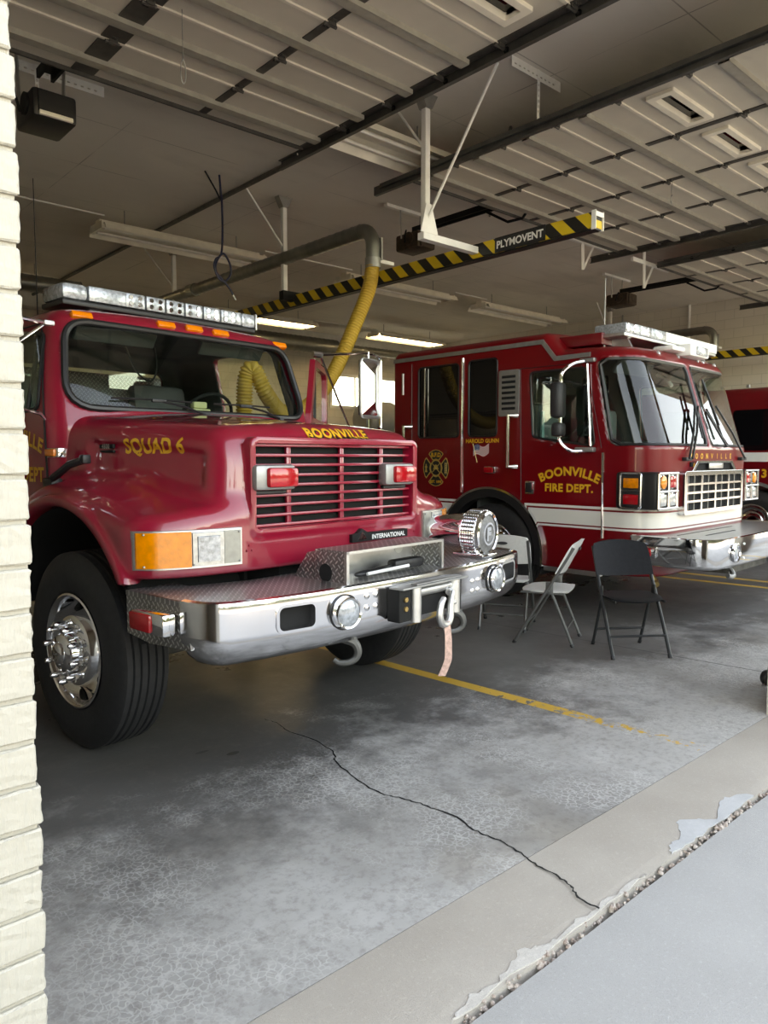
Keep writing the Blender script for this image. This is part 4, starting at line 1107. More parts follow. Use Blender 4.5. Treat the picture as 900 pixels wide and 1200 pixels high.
# left door seam, lettering, handle, marker, latch, mirror arms
def seam(pts, r=0.006):
    return MB().tube(pts, r, 4).build('door_seam', 'gasket', SQ)
seam([(side_a(z) - 0.001, b, z) for b, z in ((1.335, 1.22), (1.345, 1.45), (1.36, 1.72), (1.43, 1.95), (1.52, 2.20), (1.60, 2.31), (2.3, 2.31))])
def side_letters(name, txt, size, bc, zc, bold, arc=None, sp=1.05, xs=1.0):
    def fn(x, y):
        if arc:
            t = x / arc; rr = arc + y; return (0, bc - rr * sin(t), zc - arc + rr * cos(t))
        return (0, bc - x, zc + y)
    def place(P_):
        q_ = [fn(x, y) for x, y in P_]
        p = march(f_cab_solid, [(-1.4, b, z) for _, b, z in q_], (1, 0, 0), 0.8); p[:, 0] -= 0.003; return p
    return letters_on(name, txt, size, 'gold', SQ, place, bold, sp, xs)
side_letters('door_lettering', 'BOONVILLE', 0.115, 1.73, 1.60, 0.036, 0.85, 1.10)
side_letters('door_lettering', 'FIRE', 0.115, 1.89, 1.375, 0.036)
side_letters('door_lettering', 'DEPT.', 0.115, 1.515, 1.375, 0.036, None, 1.08)
mk = MB().rbox((-1.025, 1.20, 1.54), (0.05, 0.15, 0.055), 0.01).build('side_marker_housing', 'chrome', SQ)
MB().rbox((-1.045, 1.215, 1.54), (0.035, 0.115, 0.042), 0.008).build('side_marker_lens', 'orange_lens', mk)
lt_ = MB().tube([(-0.985, 0.975, 1.50), (-1.03, 1.04, 1.475), (-1.05, 1.14, 1.42), (-1.05, 1.20, 1.40)], 0.022, 8).rbox((-1.02, 1.27, 1.36), (0.07, 0.12, 0.08), 0.015).rbox((-0.98, 0.96, 1.505), (0.05, 0.05, 0.05), 0.01).build('hood_latch', 'black', SQ)
q0 = on_hood_left([(0.93, 1.57)], 0.004)[0]
bg_ = MB().rbox((q0[0], 0.93, 1.575), (0.018, 0.15, 0.024), 0.005).rbox((q0[0], 0.93, 1.547), (0.016, 0.15, 0.014), 0.004).build('model_badge', 'black_metal', SQ)
letters('badge_lettering', '4800', 0.036, 'steel_grey', bg_, lambda x, y: (q0[0] - 0.0105, 0.93 - x, 1.563 + y), 0.03, 1.2)
MB().tube([(-0.955, 1.40, 2.285), (-1.45, 1.33, 2.30), (-1.62, 1.30, 2.30)], 0.012, 8).build('mirror_arm', 'chrome', SQ)
MB().tube([(-0.97, 1.42, 2.28), (-1.40, 1.36, 1.95)], 0.008, 8).build('mirror_arm', 'chrome', SQ)
MB().tube([(-1.02, 1.34, 1.73), (-1.05, 1.33, 1.76), (-1.25, 1.28, 1.80), (-1.6, 1.26, 1.82)], 0.010, 8).build('mirror_arm', 'chrome', SQ)
MB().rbox((-0.955, 1.405, 2.285), (0.06, 0.05, 0.03), 0.008).build('mirror_mount', 'alu', SQ)
m_ = MB().rbox((-1.70, 1.28, 2.06), (0.19, 0.07, 0.42), 0.02).build('side_mirror', 'chrome', SQ)
MB().b2((-1.78, 1.316, 1.87), (-1.62, 1.319, 2.25)).build('mirror_glass', 'mirror', m_, smooth=None)
# roof marker lamps
for a in (-0.735, -0.18, 0.035, 0.25, 0.83):
    z = 2.375 - 0.02 * abs(a); b = float(march(f_cab_solid, [(a, 0.9, z)], (0, 1, 0), 1.2)[0][1])
    MB().rbox((a, b, z), (0.13, 0.045, 0.042), 0.008, rot=Matrix.Rotation(radians(-28), 3, 'X')).build('roof_marker', 'orange_lens', SQ)
# wipers
for a0, a1, b_ in ((-0.02, -0.66, 0), (0.62, 0.05, 0)):
    p0 = np.array(ws_pt(a0, 1.785, -0.035)); p1 = np.array(ws_pt((a0 + a1) / 2 - 0.02, 1.865, -0.035))
    wp = MB().tube([p0, (p0 + p1) / 2 + (0, -0.012, 0.01), p1], 0.008, 6).cyl(p0 + (0, 0.03, -0.01), p0 + (0, -0.012, 0), 0.018, n=12).build('wiper_arm', 'black', SQ)
    MB().tube([ws_pt(a1, 1.868, -0.028), ws_pt((a0 + a1) / 2, 1.872, -0.030), ws_pt(a0 + (a0 - a1) * -0.15, 1.868, -0.028)], 0.0065, 6).build('wiper_blade', 'black', wp)
    MB().rbox(tuple(p1), (0.10, 0.022, 0.022), 0.005).build('wiper_saddle', 'black', wp)
# cab interior
MB().rbox((0, 1.58, 1.62), (1.86, 0.50, 0.28), 0.06).rbox((0.45, 1.72, 1.76), (0.55, 0.22, 0.12), 0.05).build('dashboard', 'trim_dark', SQ)
for a in (-0.5, 0.5):
    st_ = MB().rbox((a, 2.35, 1.42), (0.52, 0.50, 0.16), 0.05).build('seat_cushion', 'vinyl', SQ)
    MB().rbox((a, 2.62, 1.78), (0.50, 0.14, 0.66), 0.06, rot=Matrix.Rotation(radians(-8), 3, 'X')).build('seat_back', 'vinyl', SQ)
sw_ = MB().tube([(0.47 + 0.23 * cos(t), 1.93 - 0.13 * sin(t), 1.80 + 0.19 * sin(t)) for t in np.linspace(0, 2 * pi, 33)[:-1]], 0.014, 8, closed=True)
sw_.tube([(0.24, 1.93, 1.80), (0.70, 1.93, 1.80)], 0.012, 6).tube([(0.47, 1.93, 1.80), (0.47, 1.70, 1.66)], 0.022, 8)
sw_.build('steering_wheel', 'black', SQ)
MB().rbox((-0.28, 1.86, 2.31), (0.20, 0.10, 0.07), 0.015).build('radio_box', 'black', SQ)
MB().tube(smooth_path([(-0.22, 1.86, 2.28), (-0.16, 1.84, 2.12), (-0.05, 1.84, 2.05), (0.02, 1.86, 2.14), (0.03, 1.9, 2.30)], 8), 0.006, 6).build('radio_cord', 'black', SQ)
MB().rbox((0.30, 1.60, 2.275), (0.10, 0.03, 0.05), 0.01).build('interior_mirror', 'white', SQ)
for a in (-0.45, 0.45): MB().rbox((a, 1.56, 2.285), (0.55, 0.03, 0.10), 0.01, rot=Matrix.Rotation(radians(35), 3, 'X')).build('sun_visor', 'trim_dark', SQ)

# driver's door, standing open
HX, HB = 1.02, 1.34
DR = bpy.data.objects.new('open_door', None); COL.objects.link(DR); DR.parent = SQ; DR.location = (HX, HB, 0); DR.rotation_euler = (0, 0, radians(-52))
DR['label'] = 'crimson driver door standing open'
out_ = [(0.0, 0.90), (1.0, 0.90), (1.0, 2.22), (0.94, 2.30), (0.30, 2.31), (0.05, 1.86)]
win_ = [(0.13, 1.83), (0.92, 1.81), (0.92, 2.20), (0.88, 2.24), (0.36, 2.25)]
MB().prism(round_poly(out_, 0.04, 3), 'yz', -0.045, 0.0, holes=[round_poly(win_, 0.04, 3)]).build('door_panel', 'paint_crimson', DR, smooth=30, bevel=0.006)
MB().prism(round_poly(win_, 0.04, 3), 'yz', -0.026, -0.022).build('door_glass', 'glass_clear', DR, smooth=None)
MB().b2((-0.040, 0.37, 1.82), (-0.012, 0.40, 2.25)).build('vent_window_bar', 'gasket', DR, smooth=None)
MB().b2((-0.062, 0.04, 0.95), (-0.045, 0.96, 1.74)).build('door_card', 'trim_dark', DR, smooth=None)

# west-coast mirror on the open side
c_ = (2.35, 1.86)
mh = MB()
u_ = np.array((0.985, 0.17, 0)); n_ = np.array((0.17, -0.985, 0))
cx = np.array((2.31, 1.90, 2.16))
def mp(u, z, d): return cx + u_ * u + n_ * d + np.array((0, 0, z))
o4 = [mp(-0.155, -0.26, 0), mp(0.155, -0.26, 0), mp(0.155, 0.26, 0), mp(-0.155, 0.26, 0)]
r4 = [mp(0, -0.13, 0.055), mp(0, 0.13, 0.055)]
mh.add(o4 + r4, [(0, 1, 4), (1, 2, 5, 4), (2, 3, 5), (3, 0, 4, 5)])
mh.add([mp(-0.155, -0.26, 0), mp(0.155, -0.26, 0), mp(0.155, 0.26, 0), mp(-0.155, 0.26, 0), mp(-0.15, -0.255, -0.03), mp(0.15, -0.255, -0.03), mp(0.15, 0.255, -0.03), mp(-0.15, 0.255, -0.03)], [(0, 1, 5, 4), (1, 2, 6, 5), (2, 3, 7, 6), (3, 0, 4, 7), (4, 5, 6, 7)])
mo = mh.build('side_mirror', 'chrome', SQ, smooth=None)
MB().tube([mp(x, z, 0.008) for x, z in rrect(0, 0, 0.325, 0.54, 0.04, 4)], 0.014, 8, closed=True).build('mirror_rim', 'alu', mo)
lp = [mp(0, 0.33, -0.02), mp(0.10, 0.335, -0.02), mp(0.20, 0.31, -0.02), mp(0.225, 0.24, -0.02), mp(0.225, -0.30, -0.02), mp(0.19, -0.37, -0.02), mp(0.02, -0.385, -0.02)]
MB().tube(smooth_path(lp, 6), 0.014, 8).build('mirror_loop', 'chrome', mo)
MB().cyl(mp(0, 0.25, -0.02), mp(0, 0.345, -0.02), 0.016, n=10).cyl(mp(0, -0.25, -0.02), mp(0, -0.42, -0.02), 0.016, n=10).build('mirror_pivot', 'chrome', mo)
hd = np.array((1.33, 1.55, 2.35))
MB().cyl(hd, mp(0, 0.335, -0.02), 0.013, n=8).cyl(hd + (0.02, 0, 0), hd + (-0.06, 0.02, 0), 0.026, n=8).build('mirror_arm', 'chrome', SQ)
MB().cyl(hd + (0.02, 0, -0.03), mp(-0.30, -0.40, -0.02), 0.010, n=8).build('mirror_arm', 'chrome', SQ)
ft = mp(0, -0.45, -0.02)
MB().lathe([(0.19, -0.06), (0.17, -0.045), (0.06, 0.0), (0.03, 0.02), (0.0, 0.025)], ft + np.array((-0.05, 0, 0)), (0, 0, 1), 20).cyl(mp(-0.30, -0.40, -0.02), ft + np.array((-0.05, 0, 0)), 0.014, n=8).build('mirror_foot', 'chrome', SQ)
MB().tube([ft + np.array((-0.05, 0, -0.04)), (1.9, 2.1, 1.66), (1.63, 1.95, 1.62)], 0.02, 8).build('mirror_stay', 'chrome', SQ)

# ---- light bar
lb = MB().rbox((0, 1.80, 2.478), (1.50, 0.30, 0.035), 0.01).build('light_bar', 'black', SQ)
for a in (-0.5, 0.5): MB().b2((a - 0.04, 1.72, 2.40), (a + 0.04, 1.88, 2.47)).build('light_bar_foot', 'alu', lb, smooth=None)
MB().rbox((-0.665, 1.80, 2.548), (0.17, 0.30, 0.105), 0.03).build('light_bar_end', 'clear_led', lb)
MB().rbox((0.685, 1.80, 2.548), (0.13, 0.30, 0.105), 0.02).build('light_bar_end', 'clear_led', lb)
MB().rbox((-0.45, 1.80, 2.550), (0.255, 0.30, 0.095), 0.008).build('light_module', 'clear_led', lb)
for k in range(6):
    a = -0.255 + 0.152 * k
    MB().rbox((a, 1.80, 2.550), (0.140, 0.30, 0.095), 0.008).build('light_module', 'clear_led', lb)
    for q_ in range(4):
        MB().cyl((a - 0.033 + 0.066 * (q_ % 2), 1.655, 2.530 + 0.040 * (q_ // 2)), (a - 0.033 + 0.066 * (q_ % 2), 1.645, 2.530 + 0.040 * (q_ // 2)), 0.020, 0.014, 10).build('led_cup', 'chrome', lb)
MB().rbox((0.575, 1.80, 2.550), (0.085, 0.30, 0.095), 0.008).build('light_module', 'clear_led', lb)
MB().rbox((0.755, 1.80, 2.545), (0.014, 0.31, 0.12), 0.004).build('light_bar_cap', 'alu', lb)
for (a, h) in ((-0.62, 0.95), (-0.40, 0.20)):
    MB().cyl((a, 2.3, 2.40), (a, 2.3, 2.45 + h), 0.004, 0.0025, 6).cyl((a, 2.3, 2.39), (a, 2.3, 2.45), 0.018, n=10).build('whip_aerial', 'black_metal', SQ)

# ---- body behind the cab, chassis
MB().rbox((0, 4.9, 1.45), (2.36, 3.6, 1.55), 0.03).build('equipment_body', 'tread_xz', SQ)
for s_ in (-1, 1):
    for k in range(3): MB().rbox((s_ * 1.185, 3.7 + 1.15 * k, 1.5), (0.03, 1.0, 1.25), 0.01).build('locker_door', 'alu', SQ)
for s_ in (-1, 1): MB().b2((s_ * 0.43 - 0.04, -0.35, 0.62), (s_ * 0.43 + 0.04, 6.6, 0.84)).build('chassis_rail', 'undercarriage', SQ, smooth=None)
MB().rbox((0, 0.85, 0.86), (0.80, 1.6, 0.62), 0.08).rbox((0, 0.9, 0.60), (0.55, 0.9, 0.30), 0.06).build('engine_light_blocker', 'void', SQ)  # engine mass and chassis underside added to block light passing beneath the truck
MB().b2((-0.98, 1.55, 0.74), (0.98, 2.95, 0.86)).b2((-0.45, 1.5, 0.50), (0.45, 6.4, 0.74)).build('underbody_light_blocker', 'void', SQ, smooth=None)
MB().rbox((0, 0.75, 0.48), (1.75, 0.14, 0.14), 0.03).build('front_axle', 'undercarriage', SQ)
MB().rbox((-0.55, 0.18, 0.66), (0.70, 0.22, 0.08), 0.02).build('steering_link', 'undercarriage', SQ)
for s_ in (-1, 1):
    n = 26; P_ = np.zeros((n, 2, 3))
    for i in range(n):
        t = radians(10 + 160 * i / (n - 1))
        for k, a in enumerate((s_ * 0.52, s_ * 1.15)): P_[i, k] = (a, ARC[0] + 0.725 * cos(t), ARC[1] + 0.725 * sin(t))
    MB().grid(P_).build('wheel_well', 'void', SQ, smooth=60)
    MB().b2((s_ * 0.50 - 0.01, 0.2, 0.84), (s_ * 0.50 + 0.01, 1.55, 1.26)).build('inner_wing', 'void', SQ, smooth=None)

# ---- wheels
def wheel(name, parent, loc, R_, w, side, dressed=True):
    """axle along x; side = -1 puts the outer face at -x"""
    root = bpy.data.objects.new(name, None); COL.objects.link(root); root.parent = parent; root.location = loc
    if side > 0: root.rotation_euler = (0, 0, pi)
    h = w / 2; r0 = R_ * 0.565
    pr = [(r0, -h * 0.78), (r0 + 0.02, -h * 0.92), (r0 + 0.09, -h * 1.0), (R_ - 0.10, -h * 0.99), (R_ - 0.035, -h * 0.90), (R_ - 0.010, -h * 0.80)]
    xs = np.linspace(-h * 0.76, h * 0.76, 41)
    for i, x in enumerate(xs):
        g = 0.010 if any(abs(x - c * h) < h * 0.032 for c in (-0.56, -0.29, 0.0, 0.29, 0.56)) else 0.0
        pr.append((R_ - 0.006 * (x / h) ** 2 - g, x))
    pr += [(R_ - 0.010, h * 0.80), (R_ - 0.035, h * 0.90), (R_ - 0.10, h * 0.99), (r0 + 0.09, h), (r0 + 0.02, h * 0.92), (r0, h * 0.78)]
    MB().lathe(pr, (0, 0, 0), (1, 0, 0), 96, caps=False).build('tyre', 'rubber', root, smooth=28)
    k = r0 / 0.291
    rim = [(0.292, -h * 0.80), (0.300, -h * 0.93), (0.290, -h * 0.96), (0.280, -h * 0.90), (0.272, -h * 0.66), (0.264, -h * 0.36), (0.248, -h * 0.22), (0.228, -h * 0.30), (0.200, -h * 0.60), (0.186, -h * 0.86), (0.178, -h * 0.92), (0.100, -h * 0.92), (0.100, -h * 0.5)]
    rm = MB().lathe([(r * k, x) for r, x in rim], (0, 0, 0), (1, 0, 0), 64, caps=False).build('rim', 'chrome', root, smooth=50)
    MB().lathe([(0.292 * k, -h * 0.8), (0.26 * k, -h * 0.1), (0.26 * k, h * 0.8)], (0, 0, 0), (1, 0, 0), 48, caps=False).build('rim_barrel', 'steel_grey', root)
    if dressed:
        for i in range(5):
            t = i * 2 * pi / 5 + 0.05
            c = np.array((-h * 0.40, 0.222 * k * cos(t), 0.222 * k * sin(t))); nn = np.array((-0.75, 0.62 * cos(t) * 1.0, 0.62 * sin(t)))
            MB().cyl(c + nn * 0.004, c + nn * 0.012, 0.030, n=20).build('hand_hole', 'void', rm)
        for i in range(10):
            t = i * 2 * pi / 10 + 0.2; y, z = 0.146 * k * cos(t), 0.146 * k * sin(t)
            MB().lathe([(0.021, -h * 0.90), (0.021, -h * 0.98), (0.016, -h * 1.0), (0.016, -h * 1.42), (0.011, -h * 1.50), (0.0, -h * 1.51)], (0, y, z), (1, 0, 0), 12).build('wheel_nut', 'chrome', rm)
        MB().lathe([(0.108, -h * 0.80), (0.104, -h * 1.25), (0.090, -h * 1.36), (0.060, -h * 1.40), (0.055, -h * 1.48), (0.045, -h * 1.52), (0.0, -h * 1.53)], (0, 0, 0), (1, 0, 0), 32).build('hub_cap', 'chrome', rm, smooth=40)
    return root
wheel('front_wheel', SQ, (-1.025, 0.80, 0.515), 0.515, 0.29, -1)
wheel('front_wheel', SQ, (1.025, 0.80, 0.515), 0.515, 0.29, 1)
for s_ in (-1, 1): wheel('rear_wheel', SQ, (s_ * 0.98, 5.0, 0.515), 0.515, 0.29, s_, False)

# ---- winch bumper
pl = [(-1.20, -0.27), (-1.20, -0.31), (-1.185, -0.385), (-1.15, -0.44), (-1.10, -0.475), (-0.90, -0.525), (-0.705, -0.555), (-0.60, -0.565), (-0.44, -0.578), (-0.2, -0.588), (0.0, -0.590),
      (0.2, -0.588), (0.44, -0.578), (0.60, -0.565), (0.74, -0.552), (0.80, -0.542), (1.0, -0.505), (1.10, -0.475), (1.15, -0.44), (1.185, -0.385), (1.20, -0.31), (1.20, -0.27)]
prof = [(0.045, 0.905), (0.02, 0.928), (0.0, 0.922), (-0.004, 0.905), (-0.004, 0.880), (-0.004, 0.778), (-0.004, 0.765), (0.004, 0.735), (0.03, 0.690), (0.075, 0.650), (0.13, 0.632)]
P2 = np.array(pl); T_ = np.gradient(P2, axis=0); T_ /= np.linalg.norm(T_, axis=1, keepdims=True); NO = np.stack([-T_[:, 1], T_[:, 0]], 1)   # points inward (rear)
G = np.zeros((len(pl), len(prof), 3))
for i in range(len(pl)):
    for k, (o_, z) in enumerate(prof):
        p = P2[i] + NO[i] * o_; G[i, k] = (p[0], p[1], z)
def in_slot(i, k):
    return (i in (5, 15) and k == 4) or (i in (7, 13) and False)
bp = MB().grid(G, skip=in_slot).build('bumper', 'chrome_worn', SQ, smooth=45, fix=False)
for i in (5, 15):
    c = (G[i, 4] + G[i + 1, 5]) / 2; d = (G[i + 1, 4] - G[i, 4]); L_ = np.linalg.norm(d[:2]); ang = atan2(d[1], d[0])
    R3 = Matrix.Rotation(ang, 3, 'Z')
    sp2 = MB(); 
    def loc2(u, v, w): q_ = R3 @ Vector((u, v, 0)); return (c[0] + q_[0], c[1] + q_[1], c[2] + w)
    o8 = rrect(0, 0, L_ * 1.06, 0.125, 0.035, 5); i8 = rrect(0, 0, L_ * 0.92, 0.100, 0.025, 5); nn = len(o8)
    sp2.add([loc2(u, -0.001, w) for u, w in o8] + [loc2(u, -0.008, w) for u, w in o8] + [loc2(u, -0.008, w) for u, w in i8] + [loc2(u, 0.05, w) for u, w in i8],
            [(k * nn + j, k * nn + (j + 1) % nn, (k + 1) * nn + (j + 1) % nn, (k + 1) * nn + j) for k in range(3) for j in range(nn)])
    sl = sp2.build('bumper_slot', 'chrome_worn', bp, smooth=40)
    pk = MB(); pk.add([loc2(u, 0.045, w) for u, w in rrect(0, 0, L_, 0.12, 0.01, 2)], [tuple(range(12))]); pk.build('slot_cavity', 'void', sl, smooth=None)
for a in (-0.545, 0.695):
    i0 = np.argmin(np.abs(P2[:, 0] - a)); b = np.interp(a, P2[:, 0], P2[:, 1]); yaw = -0.10 if a < 0 else 0.10
    dr = np.array((0.10 if a > 0 else -0.10, -1, -0.02)); dr /= np.linalg.norm(dr); c = np.array((a, b, 0.815))
    fg = MB().lathe([(0.082, 0.004), (0.083, 0.010), (0.076, 0.010), (0.075, 0.004)], c + dr * 0.0, dr, 32, caps=False).build('fog_light', 'black', bp)
    MB().lathe([(0.060, -0.02), (0.070, 0.030), (0.074, 0.042), (0.070, 0.048), (0.062, 0.044)], c, dr, 32, caps=False).build('lamp_rim', 'chrome', fg)
    MB().lathe([(0.064, 0.040), (0.045, 0.050), (0.02, 0.055), (0.0, 0.056)], c, dr, 28).build('lamp_lens', 'clear_led', fg)
for a, zs in ((-0.405, (0.815, 0.87)), (-0.345, (0.815, 0.87)), (0.455, (0.775, 0.83)), (0.515, (0.775, 0.83))):
    for z in zs:
        b = np.interp(a, P2[:, 0], P2[:, 1]) - 0.006
        MB().lathe([(0.016, 0.0), (0.015, 0.006), (0.008, 0.011), (0.0, 0.012)], (a, b + 0.004, z), (0, -1, 0), 12).build('bumper_bolt', 'chrome', bp)
# tread plate deck and side plates
dk = [(x, y + 0.03) for x, y in pl] + [(1.20, 0.17), (0.95, 0.17), (0.95, 0.05), (0.68, -0.03), (-0.68, -0.03), (-0.95, 0.05), (-0.95, 0.17), (-1.20, 0.17)]
MB().prism(dk, 'xy', 0.895, 0.915).build('bumper_deck', 'tread_xy', SQ, smooth=None)
for s_ in (-1, 1):
    sp3 = MB().prism([(-0.285, 0.915), (0.17, 0.915), (0.17, 0.720), (-0.02, 0.700), (-0.335, 0.722), (-0.30, 0.86)], 'yz', s_ * 1.185, s_ * 1.197).build('bumper_side_plate', 'tread_yz', SQ, smooth=None)
    if s_ < 0 or True:
        bx = MB().rbox((s_ * 1.235, -0.130, 0.822), (0.085, 0.25, 0.095), 0.012).build('side_lamp', 'chrome', SQ)
        MB().rbox((s_ * 1.262, -0.085, 0.820), (0.055, 0.165, 0.078), 0.010).build('side_lamp_lens', 'red_lens', bx)
# winch box
wb = MB()
wb.prism([(-0.47, 0.915), (-0.10, 0.915), (-0.20, 1.045), (-0.30, 1.066), (-0.47, 1.066)], 'yz', -0.425, -0.418)
wbx = wb.build('winch_box', 'tread_yz', SQ, smooth=None)
MB().prism([(-0.47, 0.915), (-0.10, 0.915), (-0.20, 1.045), (-0.30, 1.066), (-0.47, 1.066)], 'yz', 0.318, 0.325).build('box_cheek', 'tread_yz', wbx, smooth=None)
MB().b2((-0.425, -0.475, 1.062), (0.325, -0.27, 1.069)).build('box_lid', 'tread_xy', wbx, smooth=None)
MB().prism([(-0.425, 0.915), (0.325, 0.915), (0.325, 1.065), (-0.425, 1.065)], 'xz', -0.262, -0.255).build('box_back', 'alu', wbx, smooth=None)
MB().b2((-0.43, -0.478, 0.915), (-0.412, -0.462, 1.069)).b2((0.312, -0.478, 0.915), (0.33, -0.462, 1.069)).b2((-0.43, -0.478, 1.055), (0.33, -0.466, 1.069)).build('box_front_edge', 'alu', wbx, smooth=None)
MB().cyl((-0.426, -0.33, 0.955), (-0.4265, -0.33, 0.955), 0.045, n=24).build('cheek_hole', 'void', wbx)
MB().cyl((0.20, -0.264, 1.02), (0.20, -0.2645, 1.02), 0.035, n=24).build('back_hole', 'white', wbx)
# winch remote lying in the box: thing of its own
# fairlead, hook, strap
fl = MB().b2((-0.265, -0.665, 0.725), (-0.175, -0.585, 0.890)).build('fairlead_cheek', 'black_metal', SQ, smooth=None, bevel=0.008)
MB().b2((0.205, -0.655, 0.715), (0.255, -0.585, 0.880)).build('fairlead_cheek', 'black_metal', SQ, smooth=None, bevel=0.008)
for z in (0.79, 0.835): MB().cyl((-0.22, -0.664, z), (-0.22, -0.674, z), 0.013, n=6).build('cheek_bolt', 'brass', fl)
MB().b2((-0.265, -0.69, 0.885), (0.265, -0.60, 0.895)).b2((-0.15, -0.68, 0.895), (0.22, -0.64, 0.902)).build('fairlead_top', 'steel_grey', SQ, smooth=None, bevel=0.003)
for a in (-0.135, 0.185): MB().cyl((a, -0.655, 0.715), (a, -0.655, 0.885), 0.032, n=20).build('upright_roller', 'alu', SQ)
MB().cyl((-0.10, -0.64, 0.855), (0.155, -0.64, 0.855), 0.026, n=20).build('cross_roller', 'alu', SQ)
MB().b2((-0.10, -0.63, 0.73), (0.155, -0.59, 0.83)).build('fairlead_mouth', 'void', SQ, smooth=None)
hk = [(0.12, -0.76, 0.835), (0.10, -0.765, 0.80), (0.085, -0.77, 0.76), (0.075, -0.775, 0.71), (0.045, -0.78, 0.685), (0.005, -0.78, 0.69), (-0.015, -0.78, 0.73), (-0.005, -0.78, 0.785), (0.025, -0.775, 0.815)]
hk = [(a - 0.005, b + 0.06, z) for a, b, z in hk]
MB().tube(smooth_path(hk, 6), [0.014 + 0.006 * sin(i / 48 * pi) for i in range(49)], 10).cyl((0.115, -0.68, 0.83), (0.145, -0.64, 0.84), 0.022, n=12).cyl((0.085, -0.705, 0.775), (0.145, -0.69, 0.775), 0.012, n=8).build('winch_hook', 'alu', SQ)
sv = []
for (a, b, z) in ((0.035, -0.79, 0.70), (0.034, -0.80, 0.62), (0.036, -0.80, 0.55), (0.030, -0.80, 0.50), (-0.005, -0.79, 0.43)):
    sv.append((a - 0.01, b + 0.06, z))
c_ = smooth_path(sv, 5); P_ = np.zeros((len(c_), 5, 3))
for i, p in enumerate(c_):
    t = i / len(c_); tw = 0.3 + 0.5 * t
    for k, (u, v) in enumerate(((-1, -1), (1, -1), (1, 1), (-1, 1), (-1, -1))): P_[i, k] = p + np.array((u * 0.019 * cos(tw) + v * 0.0015, -u * 0.019 * sin(tw) + v * 0.0015, 0))
MB().grid(P_).build('hook_strap', 'strap', SQ, smooth=None)
for a in (-0.40, 0.47):
    hkp = [(a - 0.03, -0.38, 0.66), (a - 0.01, -0.43, 0.645), (a + 0.025, -0.47, 0.625), (a + 0.038, -0.485, 0.585), (a + 0.03, -0.48, 0.55), (a, -0.46, 0.53), (a - 0.035, -0.43, 0.53), (a - 0.05, -0.41, 0.545)]
    MB().tube(smooth_path(hkp, 5), [0.026 - 0.013 * i / 35 for i in range(36)], 10).build('tow_hook', 'track', SQ)
# siren
sd = np.array((0.10, -1.0, -0.03)); sd /= np.linalg.norm(sd); so = np.array((0.835, -0.30, 1.055))
sr = MB().lathe([(0.02, -0.34), (0.055, -0.32), (0.085, -0.24), (0.105, -0.12), (0.112, -0.04), (0.112, 0.02)], so, sd, 40).build('siren', 'chrome', SQ, smooth=60)
MB().lathe([(0.132, -0.01), (0.138, 0.0)] + [(0.140 - (0.004 if i % 2 else 0), 0.004 + 0.008 * i) for i in range(14)] + [(0.135, 0.125), (0.123, 0.130), (0.117, 0.122)], so, sd, 48, caps=False).build('siren_band', 'chrome', sr)
for i in range(36):
    t = i * 2 * pi / 36; d_, u_s, w_s = perp(sd); c = so + sd * 0.055 + 0.141 * (u_s * cos(t) + w_s * sin(t))
    MB().cyl(c - sd * 0.045, c + sd * 0.045, 0.007, n=6).build('siren_rib', 'chrome', sr)
fc = MB().lathe([(0.122, 0.112), (0.100, 0.120), (0.060, 0.124), (0.0, 0.126)], so, sd, 40).build('siren_face', 'cast', sr)
MB().lathe([(0.070, 0.122), (0.070, 0.134), (0.058, 0.134), (0.058, 0.122)], so, sd, 36, caps=False).build('face_ring', 'chrome', sr)
d_, u_s, w_s = perp(sd); ux = np.cross(np.array((0, 0, 1.0)), sd); ux = -ux / np.linalg.norm(ux) if (np.cross(np.array((0, 0, 1.0)), sd)[0] < 0) else ux / np.linalg.norm(ux); uz = np.cross(sd, ux); uz = uz if uz[2] > 0 else -uz
letters('face_emblem', 'F', 0.105, 'chrome', sr, lambda x, y: tuple(so + sd * 0.131 + ux * x + uz * (y - 0.037)), 0.06)
MB().rbox((0.80, -0.36, 0.928), (0.16, 0.22, 0.022), 0.008).cyl((0.80, -0.34, 0.92), (0.82, -0.32, 0.99), 0.07, 0.05, 16).build('siren_base', 'chrome', sr)
# white remote / plug things in the winch box stay top-level things
def sqw(a, b, z):
    c, s_ = cos(radians(6.4)), sin(radians(6.4)); return (2.564 + a * c - b * s_, 3.219 + a * s_ + b * c, z)
rc = thing('winch_remote', sqw(0.02, -0.40, 0.915), radians(6.4), 'black winch hand control lying in the tread plate box on the bumper', 'remote control')
MB().rbox((0.10, 0.02, 0.035), (0.24, 0.07, 0.055), 0.02).build('remote_body', 'black', rc)
MB().tube(smooth_path([(-0.02, 0.02, 0.035), (-0.10, 0.0, 0.025), (-0.20, -0.01, 0.02), (-0.28, 0.02, 0.015), (-0.20, 0.05, 0.015), (-0.05, 0.07, 0.015), (0.05, 0.09, 0.015)], 6), 0.011, 8).build('remote_cable', 'black', rc)
MB().cyl((-0.25, -0.025, 0.02), (0.06, -0.035, 0.03), 0.009, n=8).build('handle_rod', 'white', rc)
pd = thing('message_pad', sqw(0.12, 1.50, 1.76), radians(6.4), 'pale yellow pad standing on the squad truck dashboard', 'pad')
MB().rbox((0, 0, 0.045), (0.14, 0.09, 0.09), 0.01).build('pad_block', 'paper', pd)
MB().rbox((0, 0.0, 0.115), (0.11, 0.05, 0.045), 0.01).build('pad_top', 'paper', pd)

